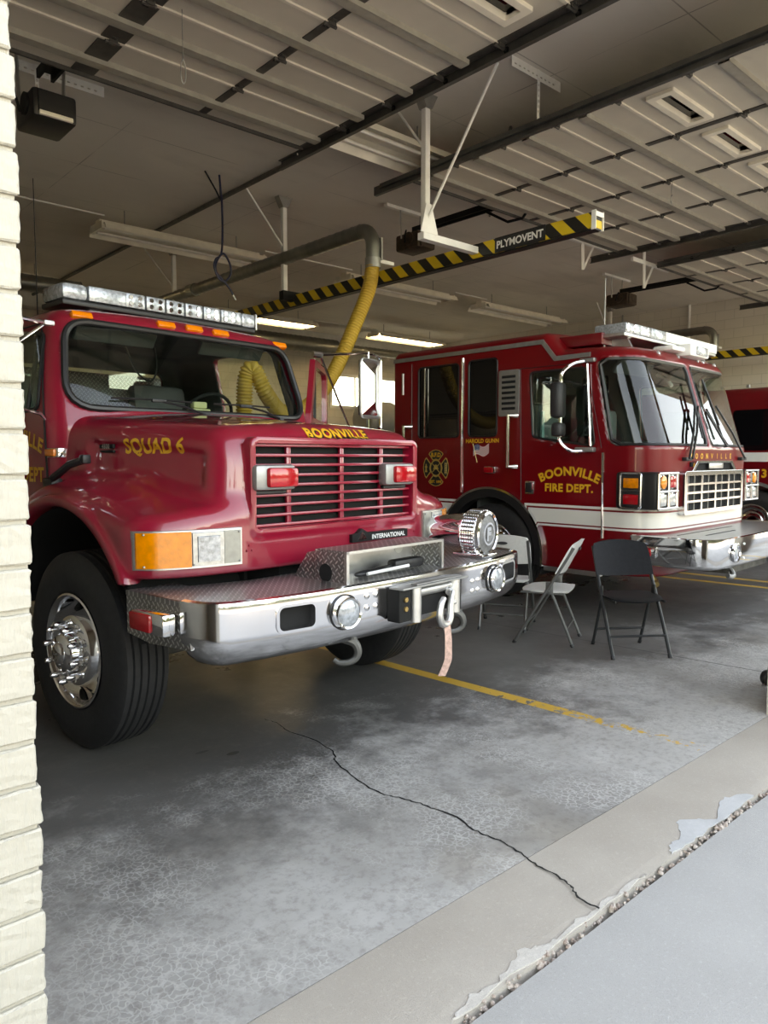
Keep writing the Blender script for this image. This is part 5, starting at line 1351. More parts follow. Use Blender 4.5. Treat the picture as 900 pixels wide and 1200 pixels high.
# ================================================================== CAB-OVER FIRE ENGINE
EN = thing('fire_engine', (7.485, 3.37, 0), radians(2.6), 'red cab-over fire engine with white belt stripe and curved windscreen in the middle bay', 'fire engine')
HW = 1.205
EARC = (1.85, 0.50, 0.665)
def e_front(z): return 0.27 * np.clip(z - 1.60, 0, 0.95) / 0.85
def e_bow(A): return 0.008 * (A / 0.87) ** 2 - 0.003
def f_eng_solid(a, b, z):
    A = np.abs(a); r = 0.34
    qx = np.maximum(A - (HW - r), 0); fb = e_front(z) + e_bow(np.minimum(A, 0.87)); qy = np.maximum((fb + r) - b, 0)
    plan = np.where((qx > 0) & (qy > 0), np.hypot(qx, qy) - r, np.maximum(A - HW, fb - b))
    zt = 2.585 + 0.03 * ss(0.2, 0.9, b) + 0.19 * ss(0.98, 1.24, b) - 0.03 * A * A
    d = smax(plan, z - zt, 0.14)
    d = smax(d, b - 3.32, 0.03)
    d = smax(d, 0.40 - z, 0.02)
    rr = np.hypot(b - EARC[0], z - EARC[1]) - EARC[2]
    return smax(d, -smax(rr, 0.62 - A, 0.01), 0.012)
E_FW = [(0.615, 1.615), (1.325, 1.715), (1.365, 2.375), (0.735, 2.375)]
E_W2 = [(1.780, 1.735), (2.165, 1.735), (2.165, 2.560), (1.780, 2.560)]
E_W1 = [(2.305, 1.735), (2.915, 1.735), (2.915, 2.545), (2.305, 2.545)]
def ws_edge(z): return 0.475 + 0.19 * (z - 1.6)
def f_eng(a, b, z):
    d = f_eng_solid(a, b, z); d = np.maximum(d, -(d + 0.055))
    A = np.abs(a)
    ws = smax(smax(smax(b - ws_edge(z), 1.622 - z, 0.10), z - 2.445, 0.10), 0.032 - A, 0.06)
    for wpoly in (E_FW, E_W2, E_W1):
        d = smax(d, -smax(convex(b, z, wpoly, 0.055), 1.0 - A, 0.01), 0.012)
    return smax(d, -ws, 0.012)
ecab = sdf_obj('cab', f_eng, (-1.30, -0.09, 0.34), (1.30, 3.40, 2.86), 0.0205, ['paint_engine', 'trim_dark'], EN,
               pick=lambda a, b, z: (f_eng_solid(a, b, z) < -0.042))

# curved windscreen, two panes
def outline_pts(z, n0, side):
    """points around the front from the side edge to the centre post"""
    th0 = atan2(ws_edge(z) - 1.2, HW); th1 = atan2(float(e_front(np.array(z))) - 1.2, 0.02)
    out = []
    ths = np.linspace(0, 1, n0)
    c = np.array((0, 1.2))
    tt = th0 - 0.02 + (th1 - th0 + 0.02) * ths
    o = np.stack([np.zeros(n0), np.full(n0, 1.2), np.full(n0, z)], 1)
    d = np.stack([np.cos(tt), np.sin(tt), np.zeros(n0)], 1)
    P_ = march(lambda a, b, zz: f_eng_solid(a, b, zz) + 0.016, o, d, 2.0, 80)
    P_[:, 0] *= side
    return P_
for side in (-1, 1):
    zs = np.linspace(1.60, 2.465, 18)
    G = np.array([outline_pts(z, 40, side) for z in zs])
    MB().grid(G if side > 0 else G[:, ::-1]).build('windscreen', 'glass', EN, fix=False, smooth=60)
    # black gasket around the pane
    loop = []
    def surf_pt(fr, z):   # fr 0 = side edge, 1 = centre
        P_ = outline_pts(z, 81, side); return P_[int(round(fr * 80))]
    lo_ = [surf_pt(f, 1.628) for f in np.linspace(0.06, 0.95, 22)]; hi_ = [surf_pt(f, 2.438) for f in np.linspace(0.95, 0.06, 22)]
    ce = [surf_pt(0.975, z) for z in np.linspace(1.68, 2.39, 8)]; sd_ = [surf_pt(0.018, z) for z in np.linspace(2.39, 1.68, 8)]
    MB().tube(lo_ + ce + hi_ + sd_, 0.019, 6, closed=True).build('windscreen_gasket', 'gasket', EN)
# side windows
for s_ in (-1, 1):
    for nm, wpoly, mt in (('door_window', E_FW, 'glass'), ('crew_window', E_W2, 'glass_dark'), ('crew_window', E_W1, 'glass_dark')):
        rp = round_poly(wpoly, 0.05, 4)
        MB().prism(rp, 'yz', s_ * (HW - 0.022), s_ * (HW - 0.014)).build(nm, mt, EN, smooth=None)
        MB().tube([(s_ * (HW - 0.004), b, z) for b, z in rp], 0.012, 6, closed=True).build('window_gasket', 'gasket', EN)
# left side trim: door edges, bars, rails, louvre
SX = -HW
def bar(name, pts, r, mat, n=8): return MB().tube(pts, r, n).build(name, mat, EN)
bar('door_edge_strip', [(SX - 0.006, 0.525, 1.555), (SX - 0.006, 0.515, 0.74)], 0.013, 'chrome')
bar('door_edge_strip', [(SX - 0.004, 2.245, 2.60), (SX - 0.004, 2.245, 1.12)], 0.016, 'chrome')
bar('window_bar', [(SX - 0.010, 2.80, 2.53), (SX - 0.010, 2.80, 1.74)], 0.011, 'chrome')
bar('rear_trim', [(SX - 0.006, 3.16, 2.50), (SX - 0.006, 3.16, 2.25)], 0.014, 'alu')
for (b, z0, z1) in ((1.575, 1.385, 1.975), (3.08, 1.30, 1.90)):
    hr = bar('grab_rail', [(SX - 0.075, b, z0 + 0.02), (SX - 0.075, b, z1 - 0.02)], 0.018, 'chrome', 12)
    for z in (z0 + 0.03, z1 - 0.03):
        MB().cyl((SX - 0.075, b - 0.0, z), (SX + 0.005, b - 0.06, z), 0.016, 0.03, 12).build('rail_bracket', 'chrome', hr)
lv = MB().prism(rrect(1.62, 2.18, 0.26, 0.48, 0.02, 3), 'yz', SX - 0.012, SX + 0.004).build('vent_panel', 'steel_grey', EN, smooth=None, bevel=0.004)
for k in range(7): MB().rbox((SX - 0.014, 1.62, 2.02 + 0.055 * k), (0.012, 0.17, 0.028), 0.003).build('vent_slot', 'void', lv)
for k, (pts_, mt) in enumerate((([(SX - 0.004, 3.30, 2.655), (SX - 0.004, 1.215, 2.665), (SX - 0.004, 1.065, 2.485), (SX + 0.004, 0.69, 2.492)], 'steel_grey'),)):
    P_ = []
    mb = MB()
    for i in range(len(pts_) - 1):
        p, q_ = np.array(pts_[i]), np.array(pts_[i + 1]); d = (q_ - p) / np.linalg.norm(q_ - p); nrm = np.cross((1, 0, 0), d) * 0.022
        mb.add([p - nrm - d * 0.008, q_ - nrm + d * 0.008, q_ + nrm + d * 0.008, p + nrm - d * 0.008] + [v + np.array((-0.012, 0, 0)) for v in (p - nrm - d * 0.008, q_ - nrm + d * 0.008, q_ + nrm + d * 0.008, p + nrm - d * 0.008)],
               [(0, 1, 2, 3), (4, 5, 6, 7), (0, 1, 5, 4), (1, 2, 6, 5), (2, 3, 7, 6), (3, 0, 4, 7)])
    mb.build('drip_rail', mt, EN, smooth=None)
for b in (1.455, 2.235, 3.02):
    MB().tube([(SX + 0.001, b + (0.03 if b < 2 else 0) * ((z - 1.1) / 1.4), z) for z in (0.95 if b > 2 else 1.0, 1.7, 2.42 if b < 2 else 2.6)], 0.005, 4).build('door_seam', 'gasket', EN)
MB().tube([(SX + 0.001, 1.49, 2.42), (SX + 0.001, 0.80, 2.42), (SX + 0.002, 0.70, 2.30), (SX + 0.002, 0.545, 1.60)], 0.005, 4).build('door_seam', 'gasket', EN)
# door latch, small red light
ml = MB().rbox((SX - 0.006, 1.345, 1.20), (0.02, 0.105, 0.135), 0.008).build('door_latch', 'chrome', EN)
MB().rbox((SX - 0.018, 1.35, 1.20), (0.012, 0.075, 0.10), 0.005).build('latch_pocket', 'black', ml)
rl = MB().rbox((SX - 0.014, 1.845, 1.375), (0.04, 0.15, 0.075), 0.01).build('side_light_housing', 'chrome', EN)
MB().rbox((SX - 0.030, 1.855, 1.375), (0.03, 0.12, 0.06), 0.008).build('side_light_lens', 'red_lens', rl)
# arch: black band and bright edge, tyre
def ring(name, r0, r1, x0, x1, mat, a0=-8, a1=188):
    n = 48; P_ = np.zeros((n, 5, 3))
    for i in range(n):
        t = radians(a0 + (a1 - a0) * i / (n - 1))
        for k, (r, x) in enumerate(((r0, x0), (r1, x0), (r1, x1), (r0, x1), (r0, x0))): P_[i, k] = (x, EARC[0] + r * cos(t), EARC[1] + r * sin(t))
    return MB().grid(P_).build(name, mat, EN, smooth=40)
for s_ in (-1, 1):
    ring('arch_flare', 0.585, 0.672, s_ * (HW - 0.10), s_ * (HW + 0.035), 'black')
    ring('arch_trim', 0.672, 0.694, s_ * (HW - 0.01), s_ * (HW + 0.045), 'chrome')
    MB().grid(np.array([[(x, EARC[0] + 0.66 * cos(t), EARC[1] + 0.66 * sin(t)) for x in (s_ * 0.6, s_ * 1.19)] for t in np.linspace(-0.3, pi + 0.3, 24)])).build('wheel_well', 'void', EN, smooth=60)
    wheel('front_wheel', EN, (s_ * 1.02, 1.85, 0.505), 0.505, 0.30, s_, s_ < 0)
    wheel('rear_wheel', EN, (s_ * 0.98, 6.6, 0.505), 0.505, 0.30, s_, False)
# lettering on the near side
def sideE(txt, size, bc, zc, mat, bold, arc=None, sp=1.05, name='door_lettering', xs=1.0, lift=0.003):
    def fn(x, y):
        if arc:
            t = x / arc; rr = arc + y; return (SX - lift, bc - rr * sin(t), zc - arc + rr * cos(t))
        return (SX - lift, bc - x, zc + y)
    return letters(name, txt, size, mat, EN, fn, bold, sp, 'CENTER', xs)
sideE('BOONVILLE', 0.118, 0.895, 1.335, 'gold', 0.042, 0.72, 1.08)
sideE('FIRE DEPT.', 0.108, 0.895, 1.172, 'gold', 0.042, None, 1.08)
sideE('HAROLD GUNN', 0.060, 1.97, 1.668, 'gold', 0.035, None, 1.04, 'name_lettering')
# flag decal (waving)
fg = MB(); n = 27
def fpt(u, v):   # u from the hoist (rear, picture left) 0..1, v 0..1 up
    return (SX - 0.003, 2.09 - 0.215 * u, 1.515 + 0.115 * v + 0.018 * sin(u * 7.0) + 0.025 * u)
for j in range(13):
    for i in range(n):
        u0, u1 = i / n, (i + 1) / n; v0, v1 = j / 13, (j + 1) / 13
        blue = v0 >= 5.9 / 13 and u0 < 0.40
        fg.add([fpt(u0, v0), fpt(u1, v0), fpt(u1, v1), fpt(u0, v1)], [(0, 1, 2, 3)], 2 if blue else (0 if j % 2 == 0 else 1))
fl_ = fg.build('flag_decal', ['flag_red', 'white', 'flag_blue'], EN, smooth=None, fix=False)
st = MB()
for i in range(5):
    for j in range(4): p = fpt(0.05 + 0.075 * i, 0.52 + 0.12 * j); st.box((p[0] - 0.001, p[1], p[2]), (0.0005, 0.006, 0.006))
st.build('flag_stars', 'white', fl_, smooth=None)
MB().tube([(SX - 0.003, 2.095, 1.66), (SX - 0.003, 2.035, 1.455)], 0.005, 4).build('flag_staff', 'gold_dull', fl_)
# fire service cross
def lobe(k, s):
    """one flared arm of the cross as a closed outline"""
    pts = [(-0.055, 0.062), (-0.135, 0.150)] + [(0.155 * sin(t) , 0.150 + 0.055 * cos(t) * 1.0) for t in np.linspace(-pi * 0.42, pi * 0.42, 9)] + [(0.135, 0.150), (0.055, 0.062)]
    pts = [(-0.050, 0.085), (-0.122, 0.158), (-0.105, 0.180), (-0.05, 0.203), (0.0, 0.212), (0.05, 0.203), (0.105, 0.180), (0.122, 0.158), (0.050, 0.085), (0.0, 0.099)]
    cx = sum(p[0] for p in pts) / len(pts); cy = sum(p[1] for p in pts) / len(pts)
    pts = [(cx + (x - cx) * s, cy + (y - cy) * s) for x, y in pts]
    c, q_ = cos(k * pi / 2), sin(k * pi / 2)
    return [(x * c - y * q_, x * q_ + y * c) for x, y in pts]
EB_, EZ_ = 2.635, 1.387
cr = MB(); ck_ = MB()
for k in range(4):
    asp = 0.93
    cr.prism([(EB_ - x * asp, EZ_ + y) for x, y in lobe(k, 1.0)], 'yz', SX - 0.003, SX - 0.001, [[(EB_ - x * asp, EZ_ + y) for x, y in lobe(k, 0.86)]])
cr.prism([(EB_ + x * 0.93, EZ_ + y) for x, y in circle(0, 0, 0.094, 32)], 'yz', SX - 0.003, SX - 0.001, [[(EB_ + x * 0.93, EZ_ + y) for x, y in circle(0, 0, 0.082, 32)]])
em = cr.build('cross_emblem', 'gold_dull', EN, smooth=None)
for k in range(4): ck_.prism([(EB_ - x * 0.93, EZ_ + y) for x, y in lobe(k, 0.86)], 'yz', SX - 0.002, SX - 0.0005)
ck_.prism([(EB_ + x * 0.93, EZ_ + y) for x, y in circle(0, 0, 0.082, 32)], 'yz', SX - 0.002, SX - 0.0005)
ck_.build('emblem_field', 'black_letter', em, smooth=None)
def emb(txt, size, z, bold=0.03): return letters('emblem_lettering', txt, size, 'gold', em, lambda x, y: (SX - 0.0035, EB_ - x, z + y), bold, 1.0)
emb('B.F.D', 0.066, EZ_ + 0.128); emb('EST. 1898', 0.042, EZ_ - 0.172)
mb = MB()   # crossed tools, helmet, ladder and hydrant as small line figures
for s_ in (-1, 1):
    mb.tube([(SX - 0.003, EB_ - s_ * 0.055, EZ_ - 0.05), (SX - 0.003, EB_ + s_ * 0.055, EZ_ + 0.05)], 0.004, 4)
mb.add([(SX - 0.0035, EB_ + x * 0.036, EZ_ + 0.005 + y * 0.036) for x, y in ((-1.2, -0.6), (1.2, -0.6), (0.8, 0.2), (0.4, 0.9), (-0.4, 0.9), (-0.8, 0.2))], [tuple(range(6))])
for x in (-0.012, 0.012): mb.tube([(SX - 0.003, EB_ - 0.150 + x, EZ_ - 0.065), (SX - 0.003, EB_ - 0.150 + x, EZ_ + 0.065)], 0.003, 4)
for k in range(6): mb.tube([(SX - 0.003, EB_ - 0.162, EZ_ - 0.05 + 0.02 * k), (SX - 0.003, EB_ - 0.138, EZ_ - 0.05 + 0.02 * k)], 0.002, 4)
mb.add([(SX - 0.0035, EB_ + 0.150 + x, EZ_ + y) for x, y in ((-0.018, -0.05), (0.018, -0.05), (0.018, -0.035), (0.010, -0.03), (0.010, 0.0), (0.022, 0.01), (0.010, 0.02), (0.006, 0.045), (-0.006, 0.045), (-0.010, 0.02), (-0.022, 0.01), (-0.010, 0.0), (-0.010, -0.03), (-0.018, -0.035))], [tuple(range(14))])
mb.build('emblem_figures', 'gold_dull', em, smooth=None, fix=False)

# mirrors
for s_ in (-1,):
    mr = bar('mirror_arm', smooth_path([(SX - 0.02, 0.72, 2.43), (SX - 0.14, 0.78, 2.40), (SX - 0.235, 0.835, 2.32), (SX - 0.245, 0.85, 2.20), (SX - 0.245, 0.85, 1.75), (SX - 0.24, 0.85, 1.66), (SX - 0.17, 0.78, 1.575), (SX - 0.02, 0.70, 1.57)], 6), 0.017, 'chrome', 10)
    MB().rbox((SX - 0.245, 0.875, 2.055), (0.20, 0.12, 0.34), 0.035, rot=Matrix.Rotation(radians(20), 3, 'Z')).build('mirror_head', 'black', mr)
    MB().rbox((SX - 0.245, 0.865, 1.775), (0.19, 0.11, 0.13), 0.03, rot=Matrix.Rotation(radians(20), 3, 'Z')).build('wide_angle_mirror', 'black', mr)
    MB().rbox((SX - 0.03, 0.70, 1.585), (0.07, 0.20, 0.045), 0.01).rbox((SX - 0.02, 0.70, 2.435), (0.05, 0.16, 0.04), 0.01).build('mirror_mount', 'steel_grey', mr)
    MB().tube([(SX - 0.03, 0.70, 2.40), (SX - 0.02, 0.655, 1.62)], 0.012, 6).build('mirror_stay', 'chrome', mr)
# front: bezels, lamps, grille
def lamp_box(name, par, lo, hi, mat, r=0.012): 
    lo = np.array(lo, float); hi = np.array(hi, float); return MB().rbox((lo + hi) / 2, hi - lo, r).build(name, mat, par)
for s_ in (-1, 1):
    x0, x1 = sorted((s_ * 0.835, s_ * 1.245)); 
    bz = MB().rbox(((x0 + x1) / 2, 0.09, 1.205), (x1 - x0, 0.24, 0.345), 0.03).build('lamp_bezel', 'black', EN)
    def xx(u): return s_ * (0.835 + 0.41 * u)
    fr = MB()
    F_ = -0.042
    for u in (0.04, 0.47, 0.96):
        fr.cyl((xx(u), F_, 1.045), (xx(u), F_, 1.365), 0.013, n=8)
    for z in (1.045, 1.20, 1.365): fr.cyl((xx(0.02), F_, z), (xx(0.98), F_, z), 0.013, n=8)
    fr.build('bezel_frame', 'chrome_dim', bz)
    for u, z, mt in ((0.25, 1.285, 'red_lens'), (0.72, 1.285, 'amber'), (0.25, 1.12, 'white_lens'), (0.72, 1.12, 'white_lens')):
        c = (xx(u), -0.034, z)
        if mt == 'amber':
            lm = MB().lathe([(0.060, 0), (0.060, 0.01), (0.045, 0.018), (0.0, 0.022)], c, (0, -1, 0), 24).build('lamp_lens', mt, bz)
        else: lm = MB().rbox(c, (0.13, 0.03, 0.11), 0.015).build('lamp_lens', mt, bz)
        MB().rbox((c[0], c[1] + 0.012, c[2]), (0.165, 0.02, 0.145), 0.015).build('lamp_tray', 'chrome', bz)
    # side half of the unit
    sb = MB().rbox((s_ * (HW + 0.005), 0.235, 1.205), (0.09, 0.27, 0.345), 0.03).build('side_bezel', 'black', EN)
    fr = MB(); Xf = s_ * (HW + 0.052)
    lp_ = rrect(0.215, 1.205, 0.20, 0.325, 0.03, 3); fr.tube([(Xf, b, z) for b, z in lp_], 0.012, 8, closed=True); fr.cyl((Xf, 0.12, 1.205), (Xf, 0.31, 1.205), 0.010, n=8)
    fr.build('bezel_frame', 'chrome_dim', sb)
    MB().rbox((s_ * (HW + 0.047), 0.215, 1.275), (0.02, 0.15, 0.095), 0.01).build('lamp_lens', 'amber', sb)
    MB().rbox((s_ * (HW + 0.047), 0.215, 1.125), (0.02, 0.15, 0.095), 0.01).build('lamp_lens', 'red_lens', sb)
gr = MB()
gr.prism(rrect(0, 1.17, 1.46, 0.42, 0.03, 3), 'xz', -0.065, 0.03, [rrect(0, 1.17, 1.35, 0.33, 0.015, 3)])
gr.prism([(-0.56, 1.375), (0.56, 1.375), (0.44, 1.475), (-0.44, 1.475)], 'xz', -0.055, 0.03, [[(-0.49, 1.385), (0.49, 1.385), (0.40, 1.455), (-0.40, 1.455)]])
go = gr.build('grille_surround', 'chrome_dim', EN, smooth=None, bevel=0.008)
MB().b2((-0.70, -0.02, 0.98), (0.70, 0.02, 1.36)).b2((-0.50, -0.02, 1.36), (0.50, 0.02, 1.465)).build('grille_backing', 'void', EN, smooth=None)
for k in range(3): MB().b2((-0.68, -0.058, 1.088 + 0.0825 * k - 0.010), (0.68, -0.020, 1.088 + 0.0825 * k + 0.010)).build('grille_crossbar', 'chrome_dim', go, smooth=None)
for k in range(3): MB().b2((-0.3375 + 0.3375 * k - 0.014, -0.060, 1.0), (-0.3375 + 0.3375 * k + 0.014, -0.020, 1.34)).build('grille_upright', 'chrome_dim', go, smooth=None)
for k in range(4):
    for q_ in (-1, 1): MB().b2((-0.506 + 0.3375 * k + q_ * 0.07 - 0.006, -0.03, 1.0), (-0.506 + 0.3375 * k + q_ * 0.07 + 0.006, -0.012, 1.34)).build('grille_slat', 'steel_grey', go, smooth=None)
MB().rbox((0.0, -0.055, 1.425), (0.34, 0.02, 0.055), 0.008).build('grille_badge', 'alu', go)
mb = MB()
for i_, ch_ in enumerate('BOONVILLE'):
    vs, fs = glyphs(ch_, 0.072, 0.035)
    cx_ = -0.475 + 0.123 * i_ + (0.012 if ch_ == 'I' else 0)
    pp_ = march(f_eng_solid, [(cx_ + x, -0.3, 1.498 + y) for x, y in vs], (0, 1, 0), 0.8, 60); pp_[:, 1] -= 0.004
    MB().add(pp_, fs).build('front_letter', 'gold', EN, smooth=None, fix=False)
# wipers
for (a0, z0, a1, z1) in ((-0.62, 1.50, -0.20, 2.02), (-0.55, 1.50, -0.12, 2.02), (0.30, 1.62, 0.05, 1.98), (0.80, 1.50, 0.35, 2.05)):
    def wpnt(a, z, off=-0.03): return (a, float(e_front(np.array(z))) + off, z)
    MB().tube([wpnt(a0, z0, -0.02), wpnt(a0, z0, -0.05), wpnt((a0 + a1) / 2, (z0 + z1) / 2, -0.045), wpnt(a1, z1, -0.04)], 0.011, 6).build('wiper_arm', 'black', EN)
for a, z0, z1, da in ((-0.20, 1.70, 2.28, 0.04), (0.30, 1.72, 2.32, -0.09)):
    wb_ = MB().tube([wpnt(a + da, z1, -0.03), wpnt(a, z0, -0.03)], 0.011, 6).build('wiper_blade', 'black', EN)
    MB().tube([wpnt(a + da * 0.8 - 0.04, z1 - 0.12, -0.05), wpnt(a - 0.04, z0 + 0.12, -0.05)], 0.010, 6).build('blade_bridge', 'black', wb_)
for a in (-0.60, 0.80): MB().rbox((a, -0.02, 1.495), (0.14, 0.05, 0.035), 0.008).build('wiper_pivot', 'black', EN)
# roof: marker lamps, equipment, light bar, siren speaker, aerial
for a in (-0.55, -0.12, 0.35, 0.50, 0.85):
    p = march(f_eng_solid, [(a, -0.3, 2.53)], (0, 1, 0), 1.2)[0]; MB().lathe([(0.022, -0.005), (0.020, 0.01), (0.0, 0.018)], p, (0, -1, 0.5), 12).build('roof_marker', 'white_lens', EN)
MB().rbox((-0.72, 0.98, 2.665), (0.60, 0.62, 0.115), 0.012).build('roof_box', 'red_plain', EN)
MB().rbox((-0.80, 0.95, 2.735), (0.16, 0.12, 0.025), 0.008).build('roof_hatch_knob', 'black', EN)
lb = MB().rbox((0.10, 0.62, 2.685), (2.18, 0.34, 0.035), 0.01).build('light_bar', 'alu', EN)
for a in (-0.80, 0.95): MB().prism([(0.45, 2.55), (0.80, 2.55), (0.72, 2.68), (0.52, 2.68)], 'yz', a - 0.02, a + 0.02).build('light_bar_foot', 'alu', lb, smooth=None)
MB().rbox((-0.86, 0.62, 2.750), (0.20, 0.34, 0.105), 0.02).build('light_module', 'clear_led', lb)
for k in range(6): MB().rbox((-0.60 + 0.33 * k, 0.62, 2.752), (0.325, 0.34, 0.100), 0.006).build('light_module', 'clear_led' if k < 2 else 'white', lb)
for k in range(4):
    for q_ in range(2): MB().cyl((-0.92 + 0.085 * k * 1.6, 0.455, 2.73 + 0.045 * q_), (-0.92 + 0.085 * k * 1.6, 0.446, 2.73 + 0.045 * q_), 0.022, 0.015, 10).build('led_cup', 'chrome', lb)
sk = MB().rbox((0.13, 0.30, 2.60), (0.46, 0.22, 0.12), 0.02).rbox((0.0, 0.36, 2.60), (0.75, 0.22, 0.05), 0.02).build('siren_speaker', 'white', EN)
MB().rbox((0.16, 0.185, 2.60), (0.26, 0.02, 0.085), 0.008).build('speaker_grille', 'clear_led', sk)
MB().cyl((-0.92, 0.70, 2.60), (-0.92, 0.70, 3.25), 0.006, 0.003, 6).cyl((-0.92, 0.70, 2.58), (-0.92, 0.70, 2.72), 0.012, n=8).build('whip_aerial', 'steel_grey', EN)
# bumper
pl = [(-1.245, 0.20), (-1.245, -0.30), (-1.235, -0.38), (-1.20, -0.46), (-1.14, -0.52), (-1.04, -0.555), (-0.8, -0.57), (0, -0.57), (0.8, -0.57), (1.04, -0.555), (1.14, -0.52), (1.20, -0.46), (1.235, -0.38), (1.245, -0.30), (1.245, 0.20)]
prof = [(0.05, 0.778), (0.02, 0.800), (0.0, 0.795), (-0.002, 0.77), (-0.002, 0.565), (0.01, 0.540), (0.05, 0.525), (0.10, 0.52)]
P2 = np.array(pl); T_ = np.gradient(P2, axis=0); T_ /= np.linalg.norm(T_, axis=1, keepdims=True); NO = np.stack([-T_[:, 1], T_[:, 0]], 1)
G = np.array([[(*(P2[i] + NO[i] * o_), z) for o_, z in prof] for i in range(len(pl))])
eb_ = MB().grid(G).build('bumper', 'chrome', EN, smooth=45, fix=False)
MB().prism([(x * 0.985, y + 0.02) for x, y in pl], 'xy', 0.775, 0.792).build('bumper_deck', 'tread_xy', EN, smooth=None)
for a0, a1, y_ in ((-0.95, 0.35, -0.10), (-0.75, -0.05, -0.28)):
    MB().b2((a0, y_ - 0.006, 0.792), (a1, y_ + 0.006, 0.795)).build('deck_slot', 'void', EN, smooth=None)
for a in (-0.83, 0.83):
    dr = np.array((0, -1.0, 0)); c = np.array((a, -0.57, 0.665))
    fg = MB().lathe([(0.085, 0.0), (0.088, 0.02), (0.078, 0.024), (0.074, 0.01)], c, dr, 32, caps=False).build('fog_light', 'chrome', eb_)
    MB().lathe([(0.076, 0.006), (0.05, 0.018), (0.0, 0.024)], c, dr, 24).build('lamp_lens', 'clear_led', fg)
for a in (-0.62, -0.55):
    for z in (0.60, 0.73): MB().lathe([(0.014, 0), (0.008, 0.008), (0, 0.009)], (-0.62, -0.572, z), (0, -1, 0), 10).build('bumper_bolt', 'white', eb_) if a == -0.62 else None
lt_ = MB().rbox((-1.262, 0.02, 0.655), (0.03, 0.14, 0.10), 0.012).build('bumper_side_light', 'chrome', eb_)
MB().rbox((-1.275, 0.04, 0.655), (0.03, 0.10, 0.075), 0.015).build('side_light_lens', 'red_lens', lt_)
for a in (-0.80, 0.45):
    MB().tube(smooth_path([(a + 0.07, -0.45, 0.53), (a + 0.09, -0.49, 0.50), (a + 0.06, -0.53, 0.455), (a - 0.02, -0.54, 0.445), (a - 0.07, -0.53, 0.46)], 6), 0.022, 8).build('tow_hook', 'steel_grey', EN)
# sill, steps, chassis, body
MB().b2((-1.20, 0.55, 0.36), (-1.13, 1.17, 0.43)).build('step', 'alu', EN, smooth=None)
MB().b2((-0.50, -0.4, 0.42), (0.50, 8.2, 0.62)).build('chassis', 'undercarriage', EN, smooth=None)
MB().tube([(-1.05, 0.10, 0.42), (-1.05, 0.05, 0.36), (-1.10, 0.02, 0.34)], 0.03, 8).build('drain_fitting', 'brass', EN)
MB().rbox((0, 5.9, 1.10), (2.36, 5.1, 1.15), 0.03).build('engine_body', 'red_plain', EN)
for k in range(4): MB().rbox((-1.185, 4.1 + 1.1 * k, 1.15), (0.03, 0.98, 0.9), 0.01).build('locker_door', 'alu', EN)
# cab inside
MB().rbox((0, 0.62, 1.42), (2.1, 0.5, 0.30), 0.08).rbox((-0.6, 0.78, 1.60), (0.6, 0.3, 0.14), 0.06).build('dashboard', 'trim_dark', EN)
for a in (-0.62, 0.62):
    MB().rbox((a, 1.30, 1.35), (0.52, 0.52, 0.16), 0.05).build('seat_cushion', 'vinyl', EN)
    sb = MB().rbox((a, 1.55, 1.72), (0.50, 0.16, 0.74), 0.07).build('seat_back', 'vinyl', EN)
    MB().tube([(a - 0.2, 1.46, 2.0), (a - 0.22, 1.45, 1.7), (a - 0.1, 1.42, 1.45)], 0.025, 6).build('seat_belt', 'cyan_cloth', sb)
mb = MB().tube([(-0.62 + 0.22 * cos(t), 0.98 - 0.12 * sin(t), 1.74 + 0.18 * sin(t)) for t in np.linspace(0, 2 * pi, 33)[:-1]], 0.014, 8, closed=True)
mb.tube([(-0.84, 0.98, 1.74), (-0.40, 0.98, 1.74)], 0.012, 6).tube([(-0.62, 0.98, 1.74), (-0.62, 0.78, 1.55)], 0.025, 8).build('steering_wheel', 'black', EN)
MB().rbox((0, 2.1, 1.6), (2.2, 0.06, 1.6), 0.02).build('cab_bulkhead', 'trim_dark', EN)
MB().tube([(0.35, 0.75, 2.42), (0.30, 0.62, 2.36), (0.28, 0.55, 2.28)], 0.02, 8).build('map_light', 'white', EN)
for a in (-0.6, 0.6): MB().rbox((a, 0.55, 2.40), (0.7, 0.05, 0.16), 0.02, rot=Matrix.Rotation(radians(40), 3, 'X')).build('sun_visor', 'trim_dark', EN)

